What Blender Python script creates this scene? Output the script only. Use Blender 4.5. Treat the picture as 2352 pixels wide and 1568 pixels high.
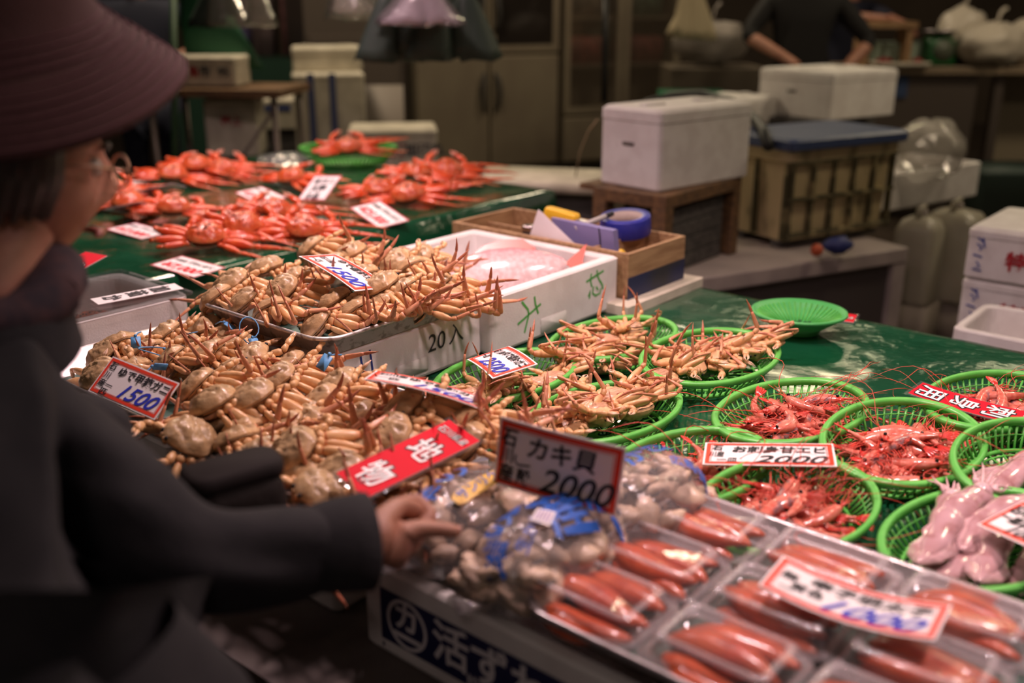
import bpy, bmesh, math, random
from mathutils import Vector, Matrix, Euler, noise
rnd = random.Random(11)
sc = bpy.context.scene
for o in list(bpy.data.objects): bpy.data.objects.remove(o)
C = sc.collection.objects
PI = math.pi
# ---------------------------------------------------------------- camera
CAMH = 1.45; FPX = 2287.0; PITCH = math.atan(784 / FPX)
cd = bpy.data.cameras.new('camera'); cam = bpy.data.objects.new('camera', cd); C.link(cam)
cam.location = (0, 0, CAMH); cam.rotation_euler = (PI / 2 - PITCH, 0, 0)
cd.lens = 35; cd.sensor_width = 36; cd.clip_start = .05
cd.dof.use_dof = True; cd.dof.focus_distance = 1.80; cd.dof.aperture_fstop = 1.8
sc.camera = cam
# ---------------------------------------------------------------- world and light
w = bpy.data.worlds.new('market_hall'); sc.world = w; w.use_nodes = True
w.node_tree.nodes['Background'].inputs[0].default_value = (1, .80, .62, 1)
w.node_tree.nodes['Background'].inputs[1].default_value = .034
sc.view_settings.view_transform = 'Standard'; sc.view_settings.look = 'None'
sc.view_settings.gamma = 1; sc.view_settings.use_curve_mapping = False
sc.view_settings.exposure = 0.12
PINK = (1, .70, .70); WARM = (1, .80, .56)
ANG = math.atan2(.766, .643)
def W(u, v, z=0): return Vector((u * .643 - v * .766, u * .766 + v * .643, z))
def lamp(name, loc, power, size, col, target=None, spread=180):
    l = bpy.data.lights.new(name, 'AREA'); l.energy = power; l.shape = 'DISK'; l.size = size; l.color = col; l.spread = math.radians(spread)
    o = bpy.data.objects.new(name, l); C.link(o); o.location = loc
    d = (Vector(target) - Vector(loc)) if target else Vector((0, 0, -1))
    o.rotation_euler = d.to_track_quat('-Z', 'Y').to_euler()
# market lamps hung in a row over the stall, and the dimmer warm lamps of the hall behind it
for (u, v, e) in ((1.5, -.1, 9.5), (1.5, .75, 9), (1.45, 1.6, 9.5), (2.1, 2.65, 9), (1.7, 3.3, 7)):
    lamp('stall_lamp', W(u, v, 2.2), e, .16, PINK, None, 124)
for (x, y, e) in ((2.2, 3.0, 15), (3.8, 5.0, 26), (-1.4, 5.6, 34), (1.0, 7.4, 24)):
    lamp('hall_lamp', (x, y, 3.3), e, .5, WARM)
# added fill lights out of view, brightening the box fronts on the customers' side
for (x, y, e) in ((-.2, -1.1, 5.5), (-2.2, 1.2, 3)): lamp('aisle_fill', (x, y, 2.7), e, .5, (1, .78, .72))
# added unseen light strips, placed where the wet tarp mirrors them, for its glints
for (x, y, z, e) in ((.3, 6.2, 2.35, 3), (1.9, 6.4, 2.5, 3.5), (3.2, 5.4, 2.6, 4), (4.6, 4.6, 2.5, 4), (-1.2, 7.4, 2.9, 4)):
    l = bpy.data.lights.new('glint_strip', 'AREA'); l.shape = 'RECTANGLE'; l.size = 1.0; l.size_y = .07; l.energy = e; l.color = (1, .84, .52)
    o = bpy.data.objects.new('glint_strip', l); C.link(o); o.location = (x, y, z); o.rotation_euler = (Vector((.9, 2.0, .73)) - Vector((x, y, z))).to_track_quat('-Z', 'Y').to_euler()
# ---------------------------------------------------------------- pixel helpers (photo frame 2352 x 1568)
def ray(px, py):
    cx = (px - 1176) / FPX; cy = (784 - py) / FPX
    return Vector((cx, math.cos(PITCH) + cy * math.sin(PITCH), -math.sin(PITCH) + cy * math.cos(PITCH)))
def P(px, py, z):
    d = ray(px, py); t = (z - CAMH) / d.z
    return Vector((d.x * t, d.y * t, z))
def D(px, py, depth): return Vector((0, 0, CAMH)) + ray(px, py) * depth
# ---------------------------------------------------------------- materials
MC = {}
def M(name, col, rough=.5, col2=None, vs=20, vlo=.4, vhi=.6, bump=0, bs=60, metal=0, tint=False, film=None, spec=.5, coat=0, sss=0, det=3, wave=None, stretch=None):
    if name in MC: return MC[name]
    m = bpy.data.materials.new(name); m.use_nodes = True; nt = m.node_tree; N = nt.nodes; L = nt.links
    b = N['Principled BSDF']; MC[name] = m
    b.inputs['Roughness'].default_value = rough; b.inputs['Metallic'].default_value = metal
    b.inputs['Specular IOR Level'].default_value = spec; b.inputs['Coat Weight'].default_value = coat; b.inputs['Coat Roughness'].default_value = .08
    if sss:
        b.inputs['Subsurface Weight'].default_value = sss; b.inputs['Subsurface Radius'].default_value = (.01, .004, .002); b.inputs['Subsurface Scale'].default_value = .5
    out = None
    tc = N.new('ShaderNodeTexCoord'); vec = tc.outputs['Object']
    if stretch:
        mp = N.new('ShaderNodeMapping'); mp.inputs['Scale'].default_value = stretch; L.new(vec, mp.inputs[0]); vec = mp.outputs[0]
    def ramp(src, lo, hi, a, c):
        r = N.new('ShaderNodeValToRGB'); r.color_ramp.elements[0].position = lo; r.color_ramp.elements[1].position = hi
        r.color_ramp.elements[0].color = (*a, 1); r.color_ramp.elements[1].color = (*c, 1); L.new(src, r.inputs[0]); return r.outputs[0]
    if col2 is not None:
        n = N.new('ShaderNodeTexNoise'); n.inputs['Scale'].default_value = vs; n.inputs['Detail'].default_value = det; L.new(vec, n.inputs[0])
        out = ramp(n.outputs[0], vlo, vhi, col, col2)
    if tint:
        a = N.new('ShaderNodeAttribute'); a.attribute_name = 'tint'
        if out is None: out = a.outputs['Color']
        else:
            x = N.new('ShaderNodeMix'); x.data_type = 'RGBA'; x.blend_type = 'MULTIPLY'; x.inputs[0].default_value = 1
            L.new(out, x.inputs[6]); L.new(a.outputs['Color'], x.inputs[7]); out = x.outputs[2]
    if out is not None: L.new(out, b.inputs['Base Color'])
    else: b.inputs['Base Color'].default_value = (*col, 1)
    if bump:
        n = N.new('ShaderNodeTexNoise'); n.inputs['Scale'].default_value = bs; n.inputs['Detail'].default_value = 4; L.new(vec, n.inputs[0])
        bp = N.new('ShaderNodeBump'); bp.inputs['Strength'].default_value = 1; bp.inputs['Distance'].default_value = bump
        L.new(n.outputs[0], bp.inputs['Height']); L.new(bp.outputs[0], b.inputs['Normal'])
    if film is not None:
        t = N.new('ShaderNodeBsdfTransparent'); x = N.new('ShaderNodeMixShader'); lw = N.new('ShaderNodeLayerWeight'); lw.inputs[0].default_value = .28
        gl = N.new('ShaderNodeBsdfGlossy'); gl.inputs['Roughness'].default_value = rough * .7; x2 = N.new('ShaderNodeMixShader')
        mr = N.new('ShaderNodeMapRange'); mr.inputs[3].default_value = .02; mr.inputs[4].default_value = .6
        if bump: L.new(bp.outputs[0], gl.inputs['Normal']); L.new(bp.outputs[0], lw.inputs['Normal'])
        x.inputs[0].default_value = film; L.new(t.outputs[0], x.inputs[1]); L.new(b.outputs[0], x.inputs[2])
        L.new(lw.outputs['Fresnel'], mr.inputs[0]); L.new(mr.outputs[0], x2.inputs[0]); L.new(x.outputs[0], x2.inputs[1]); L.new(gl.outputs[0], x2.inputs[2])
        L.new(x2.outputs[0], N['Material Output'].inputs[0])
    return m
# ---------------------------------------------------------------- mesh builder
def rr(wd, dp, r, n=4):
    r = max(1e-4, min(r, wd / 2 - 1e-5, dp / 2 - 1e-5)); out = []
    for k, (sx, sy) in enumerate(((1, 1), (-1, 1), (-1, -1), (1, -1))):
        for i in range(n + 1):
            a = PI / 2 * (k + i / n)
            out.append((sx * (wd / 2 - r) + r * math.cos(a), sy * (dp / 2 - r) + r * math.sin(a)))
    return out
class MB:
    def __init__(s): s.v = []; s.f = []; s.m = []; s.c = []; s.s = []
    def add(s, vs, fs, m=0, c=None, smooth=True, T=None):
        b = len(s.v)
        for i, v in enumerate(vs):
            v = Vector(v); s.v.append(T @ v if T else v)
            s.c.append((1, 1, 1) if c is None else (c[i] if isinstance(c, list) else c))
        for f in fs: s.f.append([b + i for i in f]); s.m.append(m); s.s.append(smooth)
        return s
    def box(s, x0, x1, y0, y1, z0, z1, m=0, T=None, c=None):
        vs = [(x, y, z) for z in (z0, z1) for y in (y0, y1) for x in (x0, x1)]
        return s.add(vs, [(0, 2, 3, 1), (4, 5, 7, 6), (0, 1, 5, 4), (2, 6, 7, 3), (0, 4, 6, 2), (1, 3, 7, 5)], m, c, False, T)
    def loft(s, rings, m=0, c=None, cap0=True, cap1=True, smooth=True, T=None):
        n = len(rings[0]); vs = [p for r in rings for p in r]; fs = []
        for i in range(len(rings) - 1):
            for j in range(n):
                k = (j + 1) % n; fs.append((i * n + j, i * n + k, (i + 1) * n + k, (i + 1) * n + j))
        if cap0: fs.append(tuple(range(n - 1, -1, -1)))
        if cap1: fs.append(tuple((len(rings) - 1) * n + j for j in range(n)))
        cc = None
        if c is not None: cc = [c[i] for i in range(len(rings)) for _ in range(n)] if isinstance(c, list) else c
        return s.add(vs, fs, m, cc, smooth, T)
    def rings(s, rs, n=4, **k):
        return s.loft([[(x, y, z) for x, y in rr(w_, d_, r_, n)] for (w_, d_, r_, z) in rs], **k)
    def tube(s, pts, rad, n=8, m=0, c=None, flat=1.0, T=None, nrm=None, smooth=True, caps=True):
        pts = [Vector(p) for p in pts]; k = len(pts)
        if not isinstance(rad, (list, tuple)): rad = [rad] * k
        tg = [(pts[min(i + 1, k - 1)] - pts[max(i - 1, 0)]).normalized() for i in range(k)]
        u = Vector(nrm) if nrm else (Vector((0, 0, 1)) if abs(tg[0].z) < .9 else Vector((1, 0, 0)))
        rs = []
        for i in range(k):
            u = (u - tg[i] * u.dot(tg[i]))
            if u.length < 1e-6: u = tg[i].orthogonal()
            u.normalize(); b = tg[i].cross(u)
            rs.append([pts[i] + (u * math.cos(2 * PI * j / n) * flat + b * math.sin(2 * PI * j / n)) * rad[i] for j in range(n)])
        return s.loft(rs, m, c, caps, caps, smooth, T)
    def lathe(s, prof, n=24, m=0, c=None, T=None, sx=1, sy=1, cap0=True, cap1=True):
        return s.loft([[(r * sx * math.cos(2 * PI * j / n), r * sy * math.sin(2 * PI * j / n), z) for j in range(n)] for r, z in prof], m, c, cap0, cap1, True, T)
    def ball(s, ce, rx, ry=None, rz=None, m=0, c=None, n=12, k=7, T=None, fn=None):
        ry = rx if ry is None else ry; rz = rx if rz is None else rz; ce = Vector(ce); rs = []
        for i in range(k):
            a = -PI / 2 + PI * (i + .001) / (k - 1 + .002); ring = []
            for j in range(n):
                b = 2 * PI * j / n; d = Vector((math.cos(a) * math.cos(b), math.cos(a) * math.sin(b), math.sin(a)))
                q = 1 if fn is None else fn(d)
                ring.append(ce + Vector((d.x * rx, d.y * ry, d.z * rz)) * q)
            rs.append(ring)
        return s.loft(rs, m, c, True, True, True, T)
    def build(s, name, mats, parent=None, loc=None, rot=None, bevel=0, seg=2):
        me = bpy.data.meshes.new(name); me.from_pydata([tuple(v) for v in s.v], [], s.f)
        if not isinstance(mats, (list, tuple)): mats = [mats]
        for mm in mats: me.materials.append(mm)
        me.polygons.foreach_set('material_index', s.m); me.polygons.foreach_set('use_smooth', s.s)
        at = me.color_attributes.new('tint', 'FLOAT_COLOR', 'POINT')
        at.data.foreach_set('color', [x for q in s.c for x in (q[0], q[1], q[2], 1)])
        if bevel:
            bm = bmesh.new(); bm.from_mesh(me); bmesh.ops.remove_doubles(bm, verts=bm.verts, dist=1e-5)
            bmesh.ops.bevel(bm, geom=[e for e in bm.edges if len(e.link_faces) == 2 and e.calc_face_angle(0) > .5], offset=bevel, segments=seg, affect='EDGES', profile=.5)
            bm.to_mesh(me); bm.free()
        me.update()
        o = bpy.data.objects.new(name, me); C.link(o)
        if parent: o.parent = parent
        if loc is not None: o.location = loc
        if rot is not None: o.rotation_euler = rot
        return o
def tag(o, label, cat, group=None, kind=None):
    o['label'] = label; o['category'] = cat
    if group: o['group'] = group
    if kind: o['kind'] = kind
    return o
def thing(name, label, cat, loc=(0, 0, 0), rot=(0, 0, 0), group=None):
    o = bpy.data.objects.new(name, None); C.link(o); o.location = loc; o.rotation_euler = rot; o.empty_display_size = .05
    return tag(o, label, cat, group)
def struct(o): o['kind'] = 'structure'; return o
KIDS = {}
def kids(o):
    return [c for c in KIDS.get(o.name, [])] or [c for c in bpy.data.objects if c.parent == o]
def copy_tree(o, parent=None):
    c = o.copy(); C.link(c)
    if parent: c.parent = parent
    ch = kids(o); KIDS[o.name] = ch
    KIDS[c.name] = [copy_tree(k, c) for k in ch]
    return c
def rotM(rx=0, ry=0, rz=0): return Euler((rx, ry, rz)).to_matrix().to_4x4()
def TR(loc=(0, 0, 0), rx=0, ry=0, rz=0, s=1): return Matrix.Translation(Vector(loc)) @ rotM(rx, ry, rz) @ Matrix.Scale(s, 4)
def hard(mb): mb.s = [False] * len(mb.s); return mb
TXT = {}
def text(body, size=1, bold=0.0, shear=0.0, align='LEFT', spacing=1.0):
    """flat letters: list of points and faces in x, y"""
    key = (body, bold, shear, align, spacing)
    if key not in TXT:
        cu = bpy.data.curves.new('letters', 'FONT'); cu.body = body; cu.size = 1; cu.offset = bold; cu.shear = shear; cu.align_x = align; cu.space_character = spacing
        cu.resolution_u = 3
        o = bpy.data.objects.new('letters', cu); C.link(o)
        ev = o.evaluated_get(bpy.context.evaluated_depsgraph_get()); me = ev.to_mesh()
        TXT[key] = ([(v.co.x, v.co.y) for v in me.vertices], [tuple(p.vertices) for p in me.polygons])
        ev.to_mesh_clear(); bpy.data.objects.remove(o); bpy.data.curves.remove(cu)
    vs, fs = TXT[key]
    return [(x * size, y * size) for x, y in vs], fs
def stroke(pts, wd, n=1):
    """a flat brush stroke along pts: points and faces in x, y"""
    vs = []; fs = []
    for i, p in enumerate(pts):
        a = Vector(pts[max(0, i - 1)]); b = Vector(pts[min(len(pts) - 1, i + 1)]); d = (b - a).normalized(); q = Vector((-d.y, d.x)) * wd / 2
        vs += [(p[0] + q.x, p[1] + q.y), (p[0] - q.x, p[1] - q.y)]
        if i: k = 2 * i; fs.append((k - 2, k - 1, k + 1, k))
    return vs, fs
def nth(i): return ('first', 'second', 'third', 'fourth', 'fifth', 'sixth', 'seventh', 'eighth', 'ninth', 'tenth', 'eleventh', 'twelfth', 'thirteenth', 'fourteenth')[i]
def row_labels(pts, rows, fmt):
    """labels by row (back to front) and order from the left, from points in the photo; fmt(row, order)"""
    idx = sorted(range(len(pts)), key=lambda i: pts[i][1]); names = {1: ['only'], 2: ['back', 'front'], 3: ['back', 'middle', 'front'], 4: ['back', 'second', 'third', 'front'], 5: ['back', 'second', 'middle', 'fourth', 'front']}[rows]
    out = [None] * len(pts); k = math.ceil(len(pts) / rows)
    for r in range(rows):
        ids = sorted(idx[r * k:(r + 1) * k], key=lambda i: pts[i][0])
        for j, i in enumerate(ids):
            o = 'leftmost' if j == 0 else ('rightmost' if j == len(ids) - 1 else nth(j) + ' from left')
            out[i] = fmt(names[r], o)
    return out
# ---------------------------------------------------------------- shared materials
FOAM = M('white_foam', (.80, .77, .75), .6, col2=(.72, .68, .66), vs=14, bump=.0006, bs=260)
FOAMOLD = M('worn_foam', (.70, .64, .52), .65, col2=(.55, .50, .40), vs=9, bump=.0006, bs=200)
STEEL = M('tray_steel', (.62, .58, .58), .32, col2=(.42, .39, .39), vs=60, vlo=.35, vhi=.7, metal=.85, bump=.0003, bs=90)
STAIN = M('stained_steel', (.30, .27, .24), .45, col2=(.62, .59, .57), vs=55, vlo=.36, vhi=.48, metal=.7, det=6)
TARP = M('green_tarp', (.004, .060, .024), .16, col2=(.008, .085, .036), vs=4, bump=.012, bs=7, coat=.7, stretch=(1, 1, 1))
GMAT = M('green_liner', (.05, .13, .10), .5, col2=(.10, .17, .14), vs=12, bump=.002, bs=40)
BASK = M('green_plastic', (.10, .46, .07), .35, col2=(.13, .52, .09), vs=30, spec=.5)
WHITE = M('card_white', (.86, .82, .82), .45)
RED = M('card_red', (.80, .045, .015), .45)
CRIM = M('sign_crimson', (.70, .004, .022), .6, spec=.15)
BLACK = M('ink_black', (.012, .010, .016), .5)
BLUE = M('ink_blue', (.015, .03, .50), .45)
NAVY = M('print_navy', (.010, .013, .075), .5)
CLEAR = M('clear_film', (.9, .85, .86), .14, film=.11, bump=.006, bs=30)
FLANGE = M('clear_flange', (.9, .82, .84), .15, film=.26, bump=.001, bs=60)
LIDF = M('clear_lid', (.9, .85, .86), .08, film=.045, bump=.002, bs=14)
BLACKP = M('black_plastic', (.012, .012, .014), .4)
WOOD = M('pale_wood', (.42, .26, .13), .6, col2=(.30, .17, .08), vs=9, stretch=(1, 8, 8), bump=.0008, bs=50)
DWOOD = M('dark_wood', (.20, .105, .045), .65, col2=(.11, .06, .03), vs=8, stretch=(1, 7, 7), bump=.001, bs=40)
GREYW = M('weathered_wood', (.10, .09, .085), .75, col2=(.05, .045, .045), vs=10, stretch=(1, 6, 6), bump=.001, bs=40)
# ================================================================ the setting
def UV(px, py, z):
    p = P(px, py, z); return p.x * .643 + p.y * .766, -p.x * .766 + p.y * .643
def PU(px, py, u):
    d = ray(px, py); t = u / (d.x * .643 + d.y * .766); return Vector((d.x * t, d.y * t, CAMH + d.z * t))
def PV(px, py, v):
    d = ray(px, py); t = v / (-d.x * .766 + d.y * .643); return Vector((d.x * t, d.y * t, CAMH + d.z * t))
FLOORM = M('wet_concrete', (.055, .040, .030), .3, col2=(.085, .065, .05), vs=3, bump=.004, bs=9)
struct(MB().box(-9, 11, -2, 13, -.1, 0).build('floor', FLOORM))
struct(MB().box(-9, 11, 12.6, 12.8, 0, 4.6).build('wall_back', M('wall_paint', (.16, .12, .085), .7, col2=(.12, .09, .065), vs=1.2)))
struct(MB().box(10.8, 11, -2, 12.6, 0, 4.6).build('wall_right', MC['wall_paint']))
struct(MB().box(-9.2, -9, -2, 12.6, 0, 4.6).build('wall_left', MC['wall_paint']))
# ================================================================ boxes, trays, tables
def faceT(side, wd, dp, x, z, e=.0009):
    """frame on a box's side: 'r' looks along -v, 'l' looks along -u; x from that face's left edge, z up from the base"""
    if side == 'r': o, ex, ez = (-wd / 2 + x, -dp / 2 - e, z), (1, 0, 0), (0, -1, 0)
    else: o, ex, ez = (-wd / 2 - e, dp / 2 - x, z), (0, -1, 0), (-1, 0, 0)
    m = Matrix.Identity(4)
    for i in range(3): m[i][0] = ex[i]; m[i][1] = (0, 0, 1)[i]; m[i][2] = ez[i]; m[i][3] = o[i]
    return m
def flat(mb, vf, T, m=0, z=0): mb.add([(p[0], p[1], z) for p in vf[0]], vf[1], m, None, False, T)
def open_box(wd, dp, h, wall=.022, r=.02, floor=.02, m=0, taper=0, lip=.004):
    mb = MB(); t = taper
    mb.rings([(wd - 2 * t - .006, dp - 2 * t - .006, r, 0), (wd - 2 * t, dp - 2 * t, r, .006), (wd, dp, r, h - lip), (wd - 2 * lip, dp - 2 * lip, r, h),
              (wd - 2 * wall + 2 * lip, dp - 2 * wall + 2 * lip, r, h), (wd - 2 * wall, dp - 2 * wall, r, h - lip), (wd - 2 * wall - 2 * t, dp - 2 * wall - 2 * t, r, floor)], m=m)
    return hard(mb)
def foam_box(label, u0, u1, v0, v1, z0, z1, wall=.022, name='foam_box', group=None, taper=0, mat_=None, r=.012):
    wd, dp = u1 - u0, v1 - v0
    o = open_box(wd, dp, z1 - z0, wall, r=r, taper=taper).build(name, mat_ or FOAM, None, W((u0 + u1) / 2, (v0 + v1) / 2, z0), (0, 0, ANG))
    return tag(o, label, 'box', group), wd, dp
def lidded_box(label, loc, wd, dp, h, lid=.045, rz=ANG, slot=False, mat_=None, name='foam_box', group=None, notch=True):
    t = thing(name, label, 'box', loc, (0, 0, rz), group)
    mm = mat_ or FOAM
    b = hard(MB().rings([(wd - .008, dp - .008, .015, 0), (wd, dp, .018, .006), (wd, dp, .018, h - lid - .004)])); b.build('box_body', mm, t)
    l = hard(MB().rings([(wd - .012, dp - .012, .015, h - lid - .006), (wd + .004, dp + .004, .018, h - lid), (wd + .004, dp + .004, .02, h - .012), (wd - .02, dp - .02, .02, h)])); l.build('lid', mm, t)
    if notch:
        for sx in (-.28, .28): MB().rings([(wd * .22, dp * .16, .01, h - .002), (wd * .2, dp * .13, .01, h + .008)], T=TR((sx * wd, 0, 0))).build('lid_ridge', mm, t)
    if slot:
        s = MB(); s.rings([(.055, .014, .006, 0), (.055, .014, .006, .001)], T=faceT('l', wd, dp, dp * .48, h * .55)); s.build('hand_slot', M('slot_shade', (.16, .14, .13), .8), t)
    return t
def tray(label, u0, u1, v0, v1, z, h=.045, name='metal_tray', mat_=None):
    wd, dp = u1 - u0, v1 - v0
    o = MB().rings([(wd - .06, dp - .06, .03, 0), (wd - .045, dp - .045, .035, .004), (wd - .016, dp - .016, .045, h - .007), (wd, dp, .05, h - .007), (wd + .002, dp + .002, .05, h - .002), (wd - .004, dp - .004, .05, h + .001),
                   (wd - .014, dp - .014, .046, h - .002), (wd - .05, dp - .05, .036, .006), (wd - .064, dp - .064, .03, .004)], n=6).build(name, mat_ or STEEL, None, W((u0 + u1) / 2, (v0 + v1) / 2, z), (0, 0, ANG))
    g = hard(MB().rings([(wd - .07, dp - .07, .02, .0045), (wd - .07, dp - .07, .02, .0065)])).build('liner', GMAT, o)
    return tag(o, label, 'tray')
def cloth(u0, u1, v0, v1, z, drop, name, label, nu=50, nv=60, sag=.0):
    r = .02; mb = MB(); ov = drop + r
    us = [u0 - ov, u0 - ov * .5, u0 - r, u0 - r * .3] + [u0 + (u1 - u0) * i / nu for i in range(nu + 1)] + [u1 + r * .3, u1 + r, u1 + ov * .5, u1 + ov]
    vs_ = [v0 - ov, v0 - ov * .5, v0 - r, v0 - r * .3] + [v0 + (v1 - v0) * i / nv for i in range(nv + 1)] + [v1 + r * .3, v1 + r, v1 + ov * .5, v1 + ov]
    def pos(u, v):
        uc = min(max(u, u0), u1); vc = min(max(v, v0), v1); du = u - uc; dv = v - vc; q = max(abs(du), abs(dv))
        out = min(q, r) * .6 + max(0, q - r) * .05
        zz = z - (max(0, q - r) + min(q, r) * .5)
        if q > 0: out += .012 * max(0, q - r) / drop * math.sin(17 * (u + v))
        e = .0022 * noise.noise(Vector((u * 6, v * 6, z))) + .0012 * noise.noise(Vector((u * 19, v * 15, z + 5)))
        return W(uc + (math.copysign(out, du) if abs(du) > 1e-6 else 0), vc + (math.copysign(out, dv) if abs(dv) > 1e-6 else 0), zz + e)
    n = len(vs_); pts = [pos(u, v) for u in us for v in vs_]
    fs = [(i * n + j, (i + 1) * n + j, (i + 1) * n + j + 1, i * n + j + 1) for i in range(len(us) - 1) for j in range(n - 1)]
    mb.add(pts, fs)
    t = thing(name, label, 'table'); mb.build('tarp', TARP, t)
    tp = MB(); c = [W(u, v, zz) for zz in (z - .03, z - .006) for u, v in ((u0, v0), (u1, v0), (u1, v1), (u0, v1))]
    tp.add(c, [(3, 2, 1, 0), (4, 5, 6, 7), (0, 1, 5, 4), (1, 2, 6, 5), (2, 3, 7, 6), (3, 0, 4, 7)], 0, None, False); tp.build('table_board', GREYW, t)
    for u in (u0 + .06, u1 - .06):
        for v in (v0 + .06, v1 - .06):
            MB().tube([W(u, v, 0), W(u, v, z - .03)], .025, 8).build('leg', STEEL, t)
    return t
cloth(1.115, 2.265, -1.15, 2.06, .73, .09, 'display_table', 'long low display table under a wet green tarp carrying the baskets', 60, 120)
cloth(.92, 2.84, 2.20, 3.70, .80, .26, 'display_table', 'farther display table under green tarp carrying the red crabs')
# low shelf along the customers' side that carries the boxes
t = thing('stall_shelf', 'grey front shelf of the stall under the white boxes', 'shelf')
sh = MB(); cs = [(.60, -.6), (1.09, -.6), (1.09, 2.14), (.60, 2.14)]
sh.add([W(u, v, z) for z in (.59, .645) for u, v in cs], [(3, 2, 1, 0), (4, 5, 6, 7), (0, 1, 5, 4), (1, 2, 6, 5), (2, 3, 7, 6), (3, 0, 4, 7)], 0, None, False)
sh.build('shelf_board', M('shelf_metal', (.13, .11, .10), .5, col2=(.09, .075, .07), vs=7, metal=.3), t)
for u in (.66, 1.03):
    for v in (-.5, .8, 2.05): MB().tube([W(u, v, 0), W(u, v, .59)], .022, 8).build('leg', STEEL, t)
# front box with the navy label
o, wd, dp = foam_box('white foam box with navy printed label at the stall front', .735, 1.085, .30, .872, .645, .772)
lt = MB(); T = faceT('l', wd, dp, 0, 0)
Y0, Y1 = .022, .098
flat(lt, ([(.035, Y0), (.53, Y0), (.53, Y1), (.035, Y1)], [(0, 1, 2, 3)]), T, 0)
flat(lt, ([(.036, .010), (.040, .010), (.040, .017), (.036, .017)], [(0, 1, 2, 3)]), T, 0)
def ringf(cx, cy, a, b, wd_, n=40):
    vs = [(cx + (a - q) * math.cos(2 * PI * i / n), cy + (b - q) * math.sin(2 * PI * i / n)) for i in range(n) for q in (0, wd_)]
    return vs, [(2 * i, 2 * ((i + 1) % n), 2 * ((i + 1) % n) + 1, 2 * i + 1) for i in range(n)]
def shift(vf, dx, dy, sx=1, sy=1, rot=0):
    c, s_ = math.cos(rot), math.sin(rot)
    return [(dx + (x * sx) * c - (y * sy) * s_, dy + (x * sx) * s_ + (y * sy) * c) for x, y in vf[0]], vf[1]
flat(lt, ringf(.083, .060, .036, .036, .0055), T, 1, .0006)
flat(lt, shift(text('カ', .045, .03), .060, .054), T, 1, .0006)
flat(lt, shift(text('一', .05, .03), .058, .022), T, 1, .0006)
flat(lt, shift(text('活ずわいがに', .062, .02), .128, .042), T, 1, .0006)
flat(lt, shift(text('紋別', .020, .01), .185, .024), T, 1, .0006)
lt.build('label', [NAVY, M('label_white', (.75, .72, .74), .5)], o)
tray('shallow metal tray with green liner under the oyster bags', .775, 1.05, .50, .852, .752, .032)
# boxes and trays at the customer's side
foam_box('white foam box under the middle crab tray', .748, 1.075, .945, 1.318, .645, .779)
tray('steel tray heaped with tan crabs, in the middle of the stall front', .725, 1.09, .925, 1.335, .779)
foam_box('white foam box under the left crab tray', .752, 1.075, 1.345, 1.775, .645, .779)
tray('steel tray with blue tagged crabs beside the customer', .735, 1.09, 1.345, 1.785, .779)
o, wd, dp = foam_box('white foam box with 20入 in black marker under the raised crab tray', 1.092, 1.492, 1.335, 1.715, .735, .842)
lt = MB(); T = faceT('r', wd, dp, 0, 0)
for q in ([(.062, .048), (.063, .07), (.060, .090)], [(.088, .054), (.086, .076), (.083, .096)]): flat(lt, stroke(q, .0045), T, 0)
lt.build('blue_strokes', M('marker_blue', (.02, .035, .20), .6), o); lt = MB()
flat(lt, shift(text('20', .052, .004, .1), .235, .048), T, 0); flat(lt, shift(text('入', .046, .006), .296, .052), T, 0)
lt.build('marker_writing', M('marker_black', (.03, .03, .03), .6), o)
def recess(o, wd, dp, x0, x1, z0, z1):
    MB().rings([(x1 - x0, z1 - z0, .004, 0), (x1 - x0, z1 - z0, .004, .0008)], T=faceT('r', wd, dp, (x0 + x1) / 2, (z0 + z1) / 2)).build('grip_recess', M('foam_recess', (.60, .60, .55), .7), o)
recess(o, wd, dp, .145, .235, .012, .042)
tray('raised steel tray heaped with tan crabs in front of the fish box', 1.05, 1.485, 1.31, 1.71, .842, .043, mat_=STAIN)
o, wd, dp = foam_box('large white foam fish box with green marker writing', 1.497, 1.968, 1.312, 1.79, .735, .862, .03)
lt = MB(); T = faceT('r', wd, dp, 0, 0); GP = M('marker_green', (.10, .42, .09), .6)
for q in ([(.085, .050), (.165, .078)], [(.098, .098), (.120, .075), (.122, .062), (.108, .025)], [(.142, .100), (.146, .080), (.156, .058)],
          [(.335, .092), (.405, .105)], [(.355, .108), (.352, .095), (.358, .075)], [(.378, .112), (.380, .098), (.392, .080)],
          [(.350, .048), (.352, .068), (.345, .055)], [(.365, .075), (.362, .058), (.375, .050), (.392, .052), (.396, .064)], [(.376, .072), (.384, .062)], [(.392, .082), (.402, .070), (.404, .060)]):
    flat(lt, stroke(q, .0055), T, 0)
lt.build('marker_writing', GP, o); recess(o, wd, dp, .165, .26, .006, .042)
ice = MB(); n = 30; iw, id_ = .405, .412
pts = [((i / n - .5) * iw, (j / n - .5) * id_, .045 + .012 * noise.noise(Vector((i * .4, j * .4, 0))) + .004 * noise.noise(Vector((i * 1.9, j * 1.9, 3))) + .01 * i / n) for i in range(n + 1) for j in range(n + 1)]
ice.add(pts, [(i * (n + 1) + j, (i + 1) * (n + 1) + j, (i + 1) * (n + 1) + j + 1, i * (n + 1) + j + 1) for i in range(n) for j in range(n)])
io = ice.build('crushed_ice', M('ice', (.82, .80, .82), .25, bump=.004, bs=120, sss=.2), None, W(1.7325, 1.551, .735), (0, 0, ANG)); tag(io, 'bed of crushed ice inside the large white fish box', 'ice', kind='stuff')
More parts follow.
